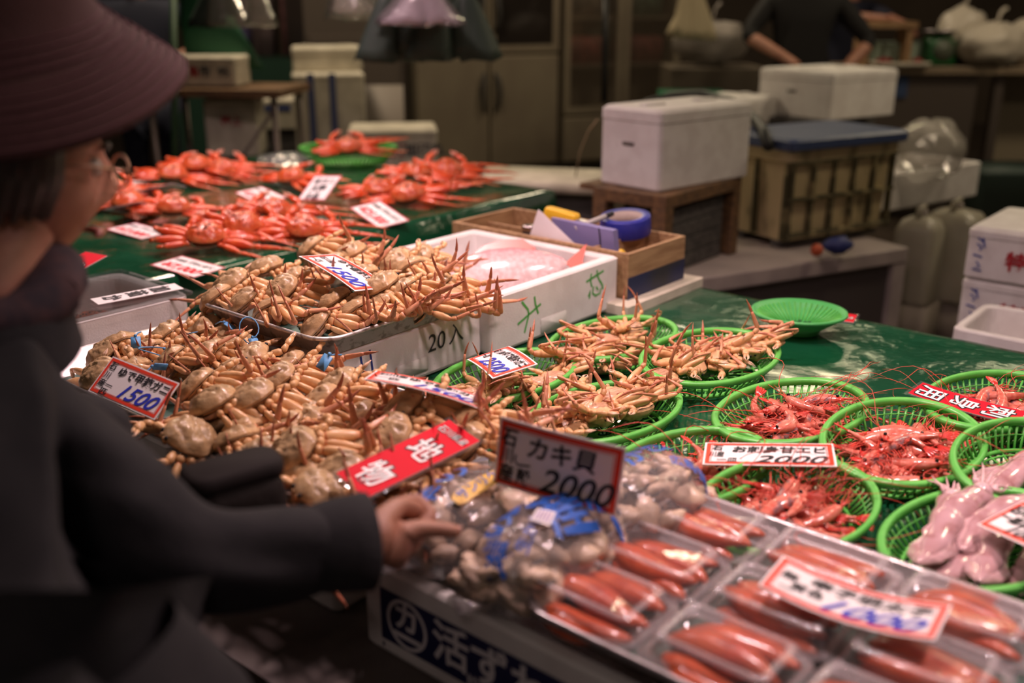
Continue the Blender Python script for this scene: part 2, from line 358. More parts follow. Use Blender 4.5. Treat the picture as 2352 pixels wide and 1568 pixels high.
# the silver red fish on the ice
def fish():
    t = thing('sea_bream', 'pale pink sea bream lying on ice in the fish box', 'fish', W(1.80, 1.53, .825), (math.radians(48), .1, ANG + 2.30))
    prof = [(-.15, .010, .008), (-.13, .030, .012), (-.09, .052, .020), (-.04, .064, .026), (.02, .062, .027), (.07, .050, .024), (.11, .036, .018), (.14, .018, .010), (.15, .006, .004)]
    prof = [(-x, h, b) for x, h, b in prof]
    b = MB(); rings = []; cols = []
    for x, h, bb in prof:
        rings.append([(x, bb * math.cos(2 * PI * j / 16), h * math.sin(2 * PI * j / 16)) for j in range(16)])
    vc = []
    for x, h, bb in prof:
        for j in range(16): s_ = math.sin(2 * PI * j / 16); vc.append((.78, .60 - .30 * max(0, s_) ** 2, .60 - .26 * max(0, s_) ** 2))
    fs = [(i * 16 + j, i * 16 + (j + 1) % 16, (i + 1) * 16 + (j + 1) % 16, (i + 1) * 16 + j) for i in range(len(prof) - 1) for j in range(16)]
    b.add([p for r in rings for p in r], fs, 0, vc); b.build('body', M('fish_skin', (1, 1, 1), .2, tint=True, coat=.5, col2=(.8, .75, .75), vs=90), t)
    f = MB(); FM = M('fish_fin', (.72, .16, .12), .3)
    f.add([(-.145, .002, 0), (-.205, .003, .05), (-.188, .002, 0), (-.205, .003, -.05), (-.145, -.002, 0), (-.205, -.003, .05), (-.188, -.002, 0), (-.205, -.003, -.05)], [(0, 1, 2), (0, 2, 3), (4, 6, 5), (4, 7, 6), (0, 4, 5, 1), (1, 5, 6, 2), (2, 6, 7, 3), (3, 7, 4, 0)], smooth=False); f.build('tail_fin', FM, t)
    f = MB(); pts_ = [(-.08, .053), (-.05, .085), (.0, .090), (.05, .078), (.09, .045)]
    f.add([(x, s_ * .0015, z) for s_ in (-1, 1) for x, z in pts_], [(4, 3, 2, 1, 0), (5, 6, 7, 8, 9)] + [(i, i + 1, i + 6, i + 5) for i in range(4)], smooth=False); f.build('dorsal_fin', FM, t)
    f = MB().tube([(.05, -.026, -.01), (.02, -.034, -.02), (-.02, -.036, -.018)], [.004, .012, .003], 8, flat=.25); f.build('pectoral_fin', FM, t)
    e = MB().ball((.105, -.016, .014), .008, .004, .008); e.build('eye', BLACK, t)
fish()
# box with the glass lid
o, wd, dp = foam_box('white foam box with a glass lid and a boiled crab inside, behind the customer', .745, 1.128, 1.842, 2.135, .645, .855, .025, r=.03)
lt = MB(); T = faceT('r', wd, dp, 0, 0)
for k, x in enumerate((.20, .265, .33)): flat(lt, ringf(x, .125, .030, .030, .0022), T, 0); flat(lt, shift(text('金', .035), x - .018, .112), T, 0)
flat(lt, ringf(.318, .100, .022, .018, .007), T, 1); flat(lt, stroke([(.302, .09), (.318, .108), (.332, .092)], .004), T, 1)
lt.build('stamps', [M('stamp_pink', (.75, .42, .42), .7), M('stamp_dark', (.16, .09, .13), .7)], o)
gl = hard(MB().rings([(wd + .01, dp + .01, .01, .2105), (wd + .01, dp + .01, .01, .2155)])); gl.build('glass_lid', M('lid_glass', (.10, .16, .14), .05, film=.14), o)
# ================================================================ oval baskets
def basket_meshes(a=.166, b=.104, h=.052, n=60, f=.74):
    def ell(s_, ph): return Vector((a * s_ * math.cos(ph), b * s_ * math.sin(ph), 0))
    prof = [(1.0, h - .014), (1.035, h - .010), (1.04, h - .003), (1.02, h), (.965, h), (.945, h - .004), (.95, h - .012)]
    rim = MB(); N_ = 72; rs = []
    for j in range(N_):
        ph = 2 * PI * j / N_; q = [ell(s_, ph) + Vector((0, 0, z)) for s_, z in prof]; rs.append(q)
    vs = [p for r_ in rs for p in r_]; k = len(prof)
    rim.add(vs, [(j * k + i, ((j + 1) % N_) * k + i, ((j + 1) % N_) * k + (i + 1) % k, j * k + (i + 1) % k) for j in range(N_) for i in range(k)])
    wall = MB()
    for j in range(n):
        ph = 2 * PI * j / n; p0 = ell(.985, ph) + Vector((0, 0, h - .012)); p1 = ell(f + .03, ph) + Vector((0, 0, .007)); tg = Vector((-math.sin(ph), math.cos(ph), 0))
        wall.tube([p0, (p0 + p1) / 2 + ell(.012, ph), p1], .0022, 5, flat=1)
    for s_, z, r_ in ((f + .03, .006, .004), (.90, h * .52, .0012)):
        q = [ell(s_, 2 * PI * j / 60) + Vector((0, 0, z)) for j in range(61)]; wall.tube(q, r_, 6, nrm=(0, 0, 1), caps=False)
    base = MB()
    for s_ in (.12, .3, .5, .68): base.tube([ell(s_, 2 * PI * j / 48) + Vector((0, 0, .004)) for j in range(49)], .0022, 5, nrm=(0, 0, 1), caps=False)
    for j in range(24): ph = 2 * PI * j / 24; base.tube([ell(.1, ph) + Vector((0, 0, .004)), ell(f + .03, ph) + Vector((0, 0, .004))], .002, 5)
    return rim, wall, base
BK = []
def basket(label, c, ang, sx=1, tilt=0, lift=0):
    if not BK:
        t = thing('oval_basket', label, 'basket', group='green oval baskets'); r_, w_, b_ = basket_meshes()
        r_.build('rim', BASK, t); w_.build('slatted_wall', BASK, t); b_.build('base', BASK, t); BK.append(t)
    else: t = copy_tree(BK[0]); t['label'] = label
    t.location = (c[0], c[1], .7315 + lift); t.rotation_euler = (Matrix.Rotation(math.radians(ang), 3, 'Z') @ Matrix.Rotation(math.radians(tilt), 3, 'X')).to_euler(); t.scale = (sx, sx, 1)
    return t
BS = dict(c1=((-.010, 1.768), 47, .98), c2=((.215, 1.988), 45, 1.0), c3=((.392, 1.860), 44, 1.05), c4=((.162, 1.590), 45, .99),
          s1=((.486, 1.596), 43, 1.03), s2=((.622, 1.458), 43, 1.04), s3=((.270, 1.376), 45, .98), s4=((.382, 1.246), 38, .95), s5=((.862, 1.645), 40, 1.0),
          q1=((.785, 1.372), 40, .98), q2=((.625, 1.165), 37, 1.02))
LB = dict(c1='oval green basket of crabs with price card propped on it, nearest the marked foam box', c2='oval green basket of crabs farthest back, beside the fish box corner',
          c3='oval green basket holding a packed row of belly up crabs', c4='oval green basket of sprawling crabs in front of the packed row basket',
          s1='oval green basket of shrimp behind the other shrimp baskets', s2='oval green basket of shrimp right of the white 2000 shrimp card',
          s3='oval green basket of shrimp partly behind the upright oyster card', s4='oval green basket of shrimp directly behind the roe packs', s5='oval green basket of shrimp under the crimson sign at right edge',
          q1='oval green basket of squid cut off by the right edge, behind the other squid', q2='oval green basket of squid right of the roe packs')
TILT = dict(s2=(8, .009), s4=(8, .009), q1=(10, .012), c3=(5, .006))   # the nearer basket leans on the rim of the one behind
for k_, (c, a_, s_) in BS.items(): basket(LB[k_], c, a_, s_, *TILT.get(k_, (0, 0)))
# the empty round basket on its foot
t = thing('round_colander', 'empty round green colander on the bare tarp', 'colander', (.655, 2.17, .7315), (0, 0, 0))
mb = MB().lathe([(.05, 0), (.046, .004), (.096, .038), (.102, .041), (.108, .045), (.107, .050), (.101, .050), (.092, .040), (.044, .010), (.001, .009)], 48, sx=1, sy=.92)
mb.build('bowl', M('green_bowl', (.07, .42, .10), .4), t)
mb = MB()
for j in range(44):
    a_ = 2 * PI * j / 44; mb.tube([(.048 * math.cos(a_), .044 * math.sin(a_), .0135), (.094 * math.cos(a_), .087 * math.sin(a_), .0435)], .0017, 5)
mb.build('rib', BASK, t)
mb = MB()
for i in range(60):
    a_ = rnd.uniform(0, 6.28); q = .042 * math.sqrt(rnd.random()); mb.box(-.003, .003, -.0022, .0022, 0, .001, T=TR((q * math.cos(a_), q * math.sin(a_) * .9, .0148 + .3 * max(0, q - .05)), rz=a_ * 3))
mb.build('bottom_holes', M('hole_dark', (.02, .10, .03), .7), t)
# green basket on the farther table
t = copy_tree(BK[0]); t['label'] = 'green basket with a red crab on the farther table'; p = P(802, 378, .80); t.location = (p.x, p.y, .802); t.rotation_euler = (0, 0, .05); t.scale = (1.18, 1.3, 1.5); t.name = 'oval_basket'
# ================================================================ stationery crate
MB().box(0, 1, 0, 1, 0, 1)
o = hard(MB().rings([(.36, .64, .006, 0), (.36, .64, .006, .024)])).build('foam_slab', FOAMOLD, None, W(2.10, 1.57, .731), (0, 0, ANG)); tag(o, 'worn foam slab under the wooden stationery crate', 'slab')
t = thing('wooden_crate', 'low wooden crate of stationery with a blue painted lower band', 'crate', W(2.105, 1.58, .755), (0, 0, ANG))
cw, cdp, ch = .265, .585, .115
for nm, bx in (('side_board', (-cw / 2, cw / 2, -cdp / 2, -cdp / 2 + .012, 0, ch)), ('side_board', (-cw / 2, cw / 2, cdp / 2 - .012, cdp / 2, 0, ch)), ('end_board', (-cw / 2, -cw / 2 + .012, -cdp / 2 + .012, cdp / 2 - .012, 0, ch)), ('end_board', (cw / 2 - .012, cw / 2, -cdp / 2 + .012, cdp / 2 - .012, 0, ch)),
               ('bottom_board', (-cw / 2, cw / 2, -cdp / 2, cdp / 2, 0, .01)), ('divider', (-cw / 2 + .012, cw / 2 - .012, -cdp / 2 + .115, -cdp / 2 + .125, .01, ch - .004)), ('divider', (.0, .008, -cdp / 2 + .125, cdp / 2 - .012, .01, ch - .02))):
    MB().box(*bx).build(nm, WOOD, t, bevel=.0012, seg=1)
MB().box(-cw / 2, cw / 2, -cdp / 2 - .001, -cdp / 2, .0, .055).build('painted_band', M('band_blue', (.012, .02, .075), .5, col2=(.02, .022, .03), vs=6), t)
# things in the crate
pb = MB(); q = [PU(1265, 500, 2.02), PU(1407, 530, 2.02), PU(1412, 590, 2.02), PU(1290, 575, 2.02)]
ax = Vector((.643, .766, 0)) * .022; pb.add(q + [v + ax for v in q], [(0, 1, 2, 3), (7, 6, 5, 4), (0, 4, 5, 1), (1, 5, 6, 2), (2, 6, 7, 3), (3, 7, 4, 0)], 0, None, False)
x0 = q[1] + (q[0] - q[1]) * .22; x1 = q[2] + (q[3] - q[2]) * .25; nn = -ax.normalized() * .001; dd = (q[0] - q[1]).normalized() * .004
pb.add([x0 + nn, x0 + nn - dd, x1 + nn - dd, x1 + nn], [(0, 1, 2, 3)], 1, None, False)
tag(pb.build('file_box', [M('lilac_card', (.22, .20, .42), .6), BLACKP], bevel=0), 'lilac cardboard file leaning in the wooden crate', 'file')
pb = MB(); a0, a1, a2 = PU(1236, 480, 1.99), PU(1213, 552, 1.99), PU(1342, 580, 1.99); rows = []
for i in range(9):
    f_ = i / 8; l_ = a0.lerp(a1, f_); r_ = a0.lerp(a2, f_); rows.append([l_.lerp(r_, j / 6) + ax * (-.35 * math.sin(PI * j / 6) * f_) for j in range(7)])
vs = [p for r_ in rows for p in r_]; k = len(vs); fs = [(i * 7 + j, i * 7 + j + 1, (i + 1) * 7 + j + 1, (i + 1) * 7 + j) for i in range(8) for j in range(6)]
pb.add(vs + [v + ax * .06 for v in vs], fs + [tuple(reversed([k + i for i in f_])) for f_ in fs]); tag(pb.build('paper_sheet', M('paper_pink', (.72, .66, .68), .6)), 'folded white paper sheet standing against the lilac file', 'paper')
t = thing('tape_roll', 'thick roll of blue tape lying on the wooden crate', 'tape', P(1437, 535, .868), (.10, -.08, 0))
MB().lathe([(.046, 0), (.066, 0), (.067, .002), (.067, .046), (.066, .048), (.046, .048)], 48, cap0=False, cap1=False).build('tape', M('tape_blue', (.03, .035, .30), .35), t)
MB().lathe([(.046, .001), (.046, .047), (.043, .047), (.043, .001), (.046, .001)], 48, cap0=False, cap1=False).build('core', M('tape_core', (.42, .34, .30), .7), t)
t = thing('box_cutter', 'chunky yellow cutter lying on top of the lilac file', 'cutter', PU(1290, 503, 2.05), (.0, .10, ANG - PI / 2 + .05))
MB().rings([(.10, .030, .008, -.012), (.102, .032, .01, -.008), (.102, .032, .01, .018), (.094, .026, .008, .024)]).build('handle', M('cutter_yellow', (.72, .42, .02), .4), t)
MB().box(.0505, .075, -.010, .010, -.008, .012).build('blade', STEEL, t)
t = thing('marker_pen', 'grey marker pen lying between the cutter and the tape', 'pen', PU(1362, 508, 2.07), (0, -.25, ANG - .4))
MB().tube([(-.055, 0, 0), (.04, 0, 0)], .007, 10).build('barrel', M('pen_grey', (.45, .42, .40), .5), t); MB().tube([(.04, 0, 0), (.062, 0, 0)], [.0078, .0065], 10).build('cap', BLACKP, t)
t = thing('marker_pen', 'yellow topped pen sticking out of the crate by its near corner', 'pen', PU(1421, 592, 2.0), (.5, .1, ANG - .3))
MB().tube([(0, 0, -.06), (0, 0, .004)], .007, 10).build('barrel', BLACKP, t); MB().tube([(0, 0, .004), (0, 0, .022)], .0085, 10).build('cap', MC['cutter_yellow'], t)
t = thing('jar', 'small dark jar with metal cap behind the paper sheet', 'jar', PU(1216, 552, 2.06), (0, 0, 0))
MB().lathe([(.019, -.02), (.02, -.018), (.02, .028), (.018, .03)], 20).build('glass', M('jar_dark', (.03, .02, .025), .15), t); MB().lathe([(.021, .028), (.021, .040), (.018, .043)], 20).build('cap', M('cap_metal', (.6, .5, .5), .25, metal=1), t)
# ================================================================ crabs
SHELL = M('boiled_shell', (1, 1, 1), .34, col2=(.72, .66, .60), vs=70, vlo=.35, vhi=.75, bump=.0022, bs=75, tint=True, spec=.45, coat=.12)
LEGM = M('crab_leg', (1, 1, 1), .33, col2=(.86, .78, .74), vs=60, bump=.0004, bs=150, tint=True, spec=.45, coat=.15)
REDM = M('red_shell', (.95, .95, .95), .30, col2=(.86, .55, .45), vs=34, bump=.0016, bs=85, tint=True, coat=.3)
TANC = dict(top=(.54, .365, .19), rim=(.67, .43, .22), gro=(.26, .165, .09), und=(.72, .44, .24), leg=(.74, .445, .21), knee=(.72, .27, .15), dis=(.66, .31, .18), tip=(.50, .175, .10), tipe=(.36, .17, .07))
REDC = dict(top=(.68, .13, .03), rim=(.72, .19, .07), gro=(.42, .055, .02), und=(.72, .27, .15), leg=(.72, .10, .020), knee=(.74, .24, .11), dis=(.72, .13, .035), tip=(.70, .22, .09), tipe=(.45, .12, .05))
def mixc(a, b, t): return tuple(x + (y - x) * t for x, y in zip(a, b))
def carapace(wd, ln, h, K, seed):
    n, R = 52, 20; mb = MB(); vs = []; cs = []
    for k in range(R + 1):
        ro = 1 - k / R * .985
        for j in range(n):
            t = 2 * PI * j / n; x = math.sin(t); y = math.cos(t)
            x *= (1 - .20 * max(0, y) ** 1.0) * (1 + .03 * math.sin(9 * t + seed)); y *= 1 if y < 0 else 1.02
            px, py = x * ro, y * ro
            zz = h * (max(0, 1 - ro ** 2.6)) ** .62
            g = math.sin(py * 9.5 + 1.2 * noise.noise(Vector((px * 2.2 + seed, py * 2, seed)))) 
            br = noise.noise(Vector((px * 3.4, py * 3.4, seed + 3))); ln_ = (1 - abs(math.sin(py * 6.2 + 1.6 * noise.noise(Vector((px * 2.6, py * 1.5, seed + 8))) + .5 * abs(px)))) ** 5
            am = (1 - ro ** 5) * min(1, (ro + .25))
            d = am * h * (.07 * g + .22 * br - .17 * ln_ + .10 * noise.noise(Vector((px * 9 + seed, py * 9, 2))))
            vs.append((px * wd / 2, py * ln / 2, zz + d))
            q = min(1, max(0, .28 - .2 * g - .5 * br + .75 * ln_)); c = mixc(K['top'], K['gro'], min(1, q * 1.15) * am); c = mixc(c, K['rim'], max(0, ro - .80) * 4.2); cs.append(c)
    fs = [((k + 1) * n + j, (k + 1) * n + (j + 1) % n, k * n + (j + 1) % n, k * n + j) for k in range(R) for j in range(n)]
    fs.append(tuple(R * n + j for j in range(n)))
    fs = [tuple(reversed(f)) for f in fs]
    mb.add(vs, fs, 0, cs)
    # turned edge and jaw line
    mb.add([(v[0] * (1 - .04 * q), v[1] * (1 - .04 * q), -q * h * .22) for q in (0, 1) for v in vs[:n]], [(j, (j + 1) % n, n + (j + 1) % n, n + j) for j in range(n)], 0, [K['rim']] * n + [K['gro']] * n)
    return mb
def underside(wd, ln, h, K, seed):
    n, R = 28, 6; mb = MB(); vs = []; cs = []
    for k in range(R + 1):
        ro = .96 - k / R * .94
        for j in range(n):
            t = 2 * PI * j / n; x = math.sin(t) * (1 - .2 * max(0, math.cos(t))); y = math.cos(t)
            vs.append((x * ro * wd / 2, y * ro * ln / 2, -h * .16 - h * .62 * (1 - ro ** 2) ** .7 + .04 * h * math.sin(x * ro * 20))); cs.append(mixc(K['rim'], K['und'], 1 - ro))
    fs = [(k * n + j, k * n + (j + 1) % n, (k + 1) * n + (j + 1) % n, (k + 1) * n + j) for k in range(R) for j in range(n)]; fs.append(tuple(R * n + n - 1 - j for j in range(n)))
    return mb.add(vs, [tuple(reversed(f)) for f in fs] and fs, 0, cs)
def flap(wd, ln, h, K):
    """the round banded tail flap under a female crab"""
    n, R = 28, 14; mb = MB(); vs = []; cs = []
    for i in range(R + 1):
        y = -1 + 2 * i / R * 1.0; half = math.sqrt(max(0.0004, 1 - y * y))
        for j in range(n + 1):
            x = (-1 + 2 * j / n) * half; e = max(0, 1 - x * x - y * y); g = math.cos(PI * (y * 3.5)) ** 8
            vs.append((x * wd * .34, -ln * .13 + y * ln * .34, -h * .52 - h * .55 * e ** .5 + g * h * .10 * e + .05 * h * math.sin(x * 9) * e)); cs.append(mixc(mixc(K['und'], (.74, .42, .30), .6), K['gro'], .55 * g))
    fs = [(i * (n + 1) + j, i * (n + 1) + j + 1, (i + 1) * (n + 1) + j + 1, (i + 1) * (n + 1) + j) for i in range(R) for j in range(n)]
    return mb.add(vs, [tuple(reversed(f)) for f in fs], 0, cs)
def leg(s, i, S, K, pose, R, long=1.0, thick=1.0, fl=.66):
    """one walking leg, i = 0 front to 3 rear, S = carapace width"""
    y0 = S * (.22 - .165 * i); p = Vector((s * S * (.40 - .03 * abs(i - 1.2)), y0, -S * .13))
    az = math.radians((32, 11, -10, -34)[i] + R.uniform(-7, 7)); L1 = S * (.62, .68, .64, .46)[i] * long; L2 = S * .17 * long; L3 = S * (.46, .50, .46, .34)[i] * long; L4 = S * (.36, .40, .37, .28)[i] * long
    T = S * (.115, .122, .115, .085)[i] * thick
    def d(az_, el): return Vector((s * math.cos(az_) * math.cos(el), math.sin(az_) * math.cos(el), math.sin(el)))
    u = R.uniform
    if pose == 'hang': az *= .62; e1 = math.radians(u(-58, -38)); a2, e2 = az * .7, math.radians(u(-30, 10)); a3, e3 = az + u(-.6, .6), math.radians(u(25, 80) if R.random() < .6 else u(-35, 10)); e4 = e3 + u(-.1, .35)
    elif pose == 'splay': e1 = math.radians(u(-6, 24)); a2, e2 = az, math.radians(u(-25, 0)); a3, e3 = az + u(-.8, .8), math.radians(u(-60, 45)); e4 = e3 - u(.0, .5)
    elif pose == 'belly': up_ = R.random() < .28; e1 = math.radians(u(-22, 10)); a2, e2 = az, math.radians(u(-50, -20)); a3, e3 = az + u(-.9, .9), math.radians(u(-125, -80) if up_ else u(-185, -155)); e4 = e3 - u(-.1, .4)
    elif pose == 'flat_out': az *= .75; e1 = math.radians(u(-8, 2)); a2, e2 = az * .6, 0; a3, e3 = az * .3 + u(-.18, .18), math.radians(u(-10, 4)); e4 = e3 + u(-.12, .1)
    else: az *= .8; e1 = math.radians(u(-8, 6)); a2, e2 = az + .8, math.radians(u(-30, 0)); a3, e3 = az + PI - u(-.2, .3), math.radians(u(-14, 4)); e4 = e3
    m1, m2, m3, m4 = d(az, e1), d(a2, e2), d(a3, e3), d(a3 + u(-.25, .25), e4)
    pc = p + m1 * S * .13; pm = pc + m1 * L1; pk = pm + m2 * L2; pp = pk + m3 * L3; pd = pp + m4 * L4
    nr = m1.cross(m3); nr = nr if nr.length > .1 else Vector((0, 0, 1))
    lg = K['leg']; kn = K['knee']; ds = K['dis']; mb = MB()
    mb.tube([p, p.lerp(pc, .4), p.lerp(pc, .75), pc], [T * .62, T * .86, T * .80, T * .55], 8, c=[lg] * 4, flat=.85, nrm=nr)
    q = [pc.lerp(pm, f) for f in (0, .08, .22, .5, .8, .94, 1)]
    mb.tube(q, [T * x for x in (.52, .74, .90, 1.0, .82, .66, .42)], 9, c=[kn, lg, lg, lg, lg, mixc(lg, kn, .5), kn], flat=fl, nrm=nr)
    q = [pm, pm.lerp(pk, .25), pm.lerp(pk, .8), pk]; mb.tube(q, [T * x for x in (.42, .58, .6, .42)], 8, c=[kn, lg, mixc(lg, ds, .5), ds], flat=.8, nrm=nr)
    q = [pk.lerp(pp, f) for f in (0, .1, .4, .85, 1)]; mb.tube(q, [T * x for x in (.40, .54, .50, .38, .28)], 8, c=[kn, mixc(lg, ds, .5), ds, ds, kn], flat=.6, nrm=nr)
    b = (m4 - m3) * .15; q = [pp + (pd - pp) * f - b * L4 * math.sin(PI * f) for f in (0, .15, .5, .8, 1)]
    mb.tube(q, [T * x for x in (.27, .34, .26, .14, .02)], 7, c=[ds, K['tip'], K['tip'], K['tip'], K['tipe']], flat=.6, nrm=nr)
    return mb
def claw(s, S, K, R, big=1.0, fold=0):
    mb = MB(); T = S * .085 * big; lg = K['leg']; u = R.uniform
    p = Vector((s * S * .30, S * .33, -S * .12)); a = p + Vector((s * .8, .55, -.25)).normalized() * S * .26 * big; b = a + Vector((s * u(-.1, .4), .8, u(-.3, .2) + fold)).normalized() * S * .17 * big
    dr = Vector((-s * u(.3, .9), .7, u(-.2, .25) + fold * .6)).normalized(); h = b + dr * S * .25 * big; t = h + dr * S * .24 * big
    sd = dr.cross(Vector((0, 0, 1))).normalized() * s
    mb.tube([p, p.lerp(a, .2), p.lerp(a, .7), a], [T * .5, T * .8, T * .95, T * .6], 9, c=[lg] * 4)
    mb.tube([a, a.lerp(b, .4), b], [T * .55, T * .85, T * .6], 9, c=[lg] * 3)
    mb.tube([b, b.lerp(h, .25), b.lerp(h, .7), h], [T * .5, T * .95, T * 1.05, T * .8], 9, c=[lg, lg, lg, lg], flat=.75)
    wt = mixc(lg, (.8, .6, .5), .6)
    for q in (-1, 1): mb.tube([h + sd * q * T * .35, h.lerp(t, .5) + sd * q * T * .6, t + sd * q * T * .05], [T * .5, T * .32, T * .04], 7, c=[lg, wt, wt])
    return mb
def crab_face(S, K):
    mb = MB()
    for s in (-1, 1):
        mb.ball((s * S * .11, S * .47, S * .02), S * .035, S * .035, S * .04, m=1)
        mb.tube([(s * S * .05, S * .42, -S * .12), (s * S * .05, S * .47, -S * .06), (s * S * .06, S * .50, S * .0)], [S * .05, S * .045, S * .01], 7, c=K['rim'])
    return mb
def make_crab(kind, seed, S, poseL, poseR, name='snow_crab', long=1.0, thick=1.0):
    R = random.Random(seed); K = REDC if kind == 'red' else TANC; sm, lm = (REDM, REDM) if kind == 'red' else (SHELL, LEGM)
    t = thing(name, '', 'crab'); h = S * (.25 if kind == 'red' else .255)
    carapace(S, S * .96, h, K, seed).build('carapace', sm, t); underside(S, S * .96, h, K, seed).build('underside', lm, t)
    flap(S, S * .96, h, K).build('tail_flap', lm, t); crab_face(S, K).build('mouthparts', [lm, BLACK], t)
    for s, ps in ((-1, poseL), (1, poseR)):
        for i in range(4): leg(s, i, S, K, ps, R, long, thick, .92 if kind == 'red' else .7).build('leg', lm, t)
        claw(s, S, K, R, 1.45 if kind == 'red' else 1.0, .25 if kind == 'red' else 0).build('claw', lm, t)
    if kind == 'red':
        mb = MB(); rr_ = random.Random(seed + 5); cx, cy = rr_.uniform(-.12, .1), rr_.uniform(-.2, .1)
        for _ in range(34):
            x, y = cx + rr_.gauss(0, .15), cy + rr_.gauss(0, .13); ro = math.hypot(x, y) * 2
            if ro > .9: continue
            z = h * (1 - ro ** 2.6) ** .62; mb.ball((x * S, y * S, z * .99), S * rr_.uniform(.012, .028), None, S * .016, n=7, k=5)
        mb.build('barnacle_spots', M('barnacle_black', (.02, .012, .02), .35), t)
    KIDS[t.name] = kids(t); return t
POSES = [('splay', 'hang'), ('splay', 'hang'), ('hang', 'hang'), ('splay', 'hang'), ('hang', 'hang')]
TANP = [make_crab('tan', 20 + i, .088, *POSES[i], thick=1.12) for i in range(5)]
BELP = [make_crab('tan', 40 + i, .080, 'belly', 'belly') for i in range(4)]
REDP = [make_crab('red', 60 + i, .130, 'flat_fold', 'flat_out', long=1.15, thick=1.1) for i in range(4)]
USED = set()
def put_crab(proto, loc, axis, roll, pitch, label, group, sc_=1.0):
    """axis: direction (degrees in plan) of the crab's right side"""
    if proto.name in USED: c = copy_tree(proto)
    else: c = proto; USED.add(proto.name)
    c.location = loc; R_ = Matrix.Rotation(math.radians(axis), 3, 'Z') @ Matrix.Rotation(math.radians(roll), 3, 'Y') @ Matrix.Rotation(math.radians(pitch), 3, 'X')
    c.rotation_euler = R_.to_euler(); c.scale = (sc_,) * 3; c['label'] = label; c['group'] = group; return c
CR = random.Random(5)
def heap(pts, z0, rows, where, group, base_axis=-40, protos=TANP):
    labs = row_labels(pts, rows, lambda r, o: f'tan boiled crab, {o} in the {r} row of {where}')
    for i, q in enumerate(pts):
        px, py = q[0], q[1]; z = z0 + (q[2] if len(q) > 2 else 0); ax = base_axis + (q[3] if len(q) > 3 else CR.uniform(-28, 28))
        put_crab(protos[i % len(protos)], P(px, py, z), ax, CR.uniform(-46, -14), CR.uniform(2, 30), labs[i], group, CR.uniform(.86, .99))
UP = [(530, 648, .02), (612, 612, .02), (647, 662, .03), (497, 684, 0), (628, 712, 0), (727, 742, -.005), (815, 716, .005), (716, 572, .015), (805, 580, .03), (872, 655, .04), (874, 696, .012), (944, 620, .03), (830, 632, .03), (1000, 652, .015), (1022, 682, 0, 20), (768, 690, .015), (560, 690, .01), (928, 668, .03), (905, 600, .02), (670, 640, .0), (965, 588, .01), (760, 612, .01), (950, 706, -.005)]
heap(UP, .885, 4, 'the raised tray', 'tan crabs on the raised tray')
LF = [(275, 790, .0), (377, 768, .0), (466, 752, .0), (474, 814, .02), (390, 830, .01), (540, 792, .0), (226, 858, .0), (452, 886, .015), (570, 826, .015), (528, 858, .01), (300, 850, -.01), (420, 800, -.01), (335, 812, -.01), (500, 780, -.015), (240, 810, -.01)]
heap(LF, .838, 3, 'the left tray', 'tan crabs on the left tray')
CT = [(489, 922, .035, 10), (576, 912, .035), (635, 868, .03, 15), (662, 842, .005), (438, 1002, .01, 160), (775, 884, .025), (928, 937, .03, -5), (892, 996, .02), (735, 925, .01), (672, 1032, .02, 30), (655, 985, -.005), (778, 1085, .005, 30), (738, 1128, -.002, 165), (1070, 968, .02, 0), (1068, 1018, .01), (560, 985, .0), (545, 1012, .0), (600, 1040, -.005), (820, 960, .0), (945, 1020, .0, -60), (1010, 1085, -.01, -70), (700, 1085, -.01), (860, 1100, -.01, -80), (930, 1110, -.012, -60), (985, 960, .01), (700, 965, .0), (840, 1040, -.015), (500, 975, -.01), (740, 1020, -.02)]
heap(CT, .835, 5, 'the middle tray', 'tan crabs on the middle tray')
# belly up crabs in the baskets
BELLY = dict(c1=[(1082, 892, -150, 0), (1240, 858, 20, 0), (1130, 862, 100, -.012), (1265, 836, 30, -.01)],
             c2=[(1318, 796, -150, 0), (1392, 766, 30, .005), (1440, 738, 60, .005), (1375, 790, -30, -.012)],
             c3=[(1520, 846, -155, 0), (1586, 815, -150, .008), (1640, 796, -150, .008), (1688, 782, -150, .006), (1724, 776, -150, 0)],
             c4=[(1372, 938, -150, .016), (1410, 896, 20, .01), (1306, 962, -140, .004), (1455, 905, 40, .0), (1262, 925, -100, -.004)])
BW = dict(c1='the basket with a price card on top', c2='the farthest crab basket', c3='the packed row basket', c4='the sprawling crabs basket')
for k_, L_ in BELLY.items():
    od = sorted(range(len(L_)), key=lambda i: L_[i][0])
    for i, (px, py, ax, dz) in enumerate(L_):
        j = od.index(i); o_ = 'leftmost' if j == 0 else 'rightmost' if j == len(L_) - 1 else nth(j) + ' from left'
        put_crab(BELP[i % 4], P(px, py, .792) + Vector((0, 0, dz - .026)), ax + CR.uniform(-15, 15), 180 + CR.uniform(-16, 16), CR.uniform(-18, 14), f'belly up tan crab, {o_} in {BW[k_]}', 'belly up crabs in the green baskets', .98)
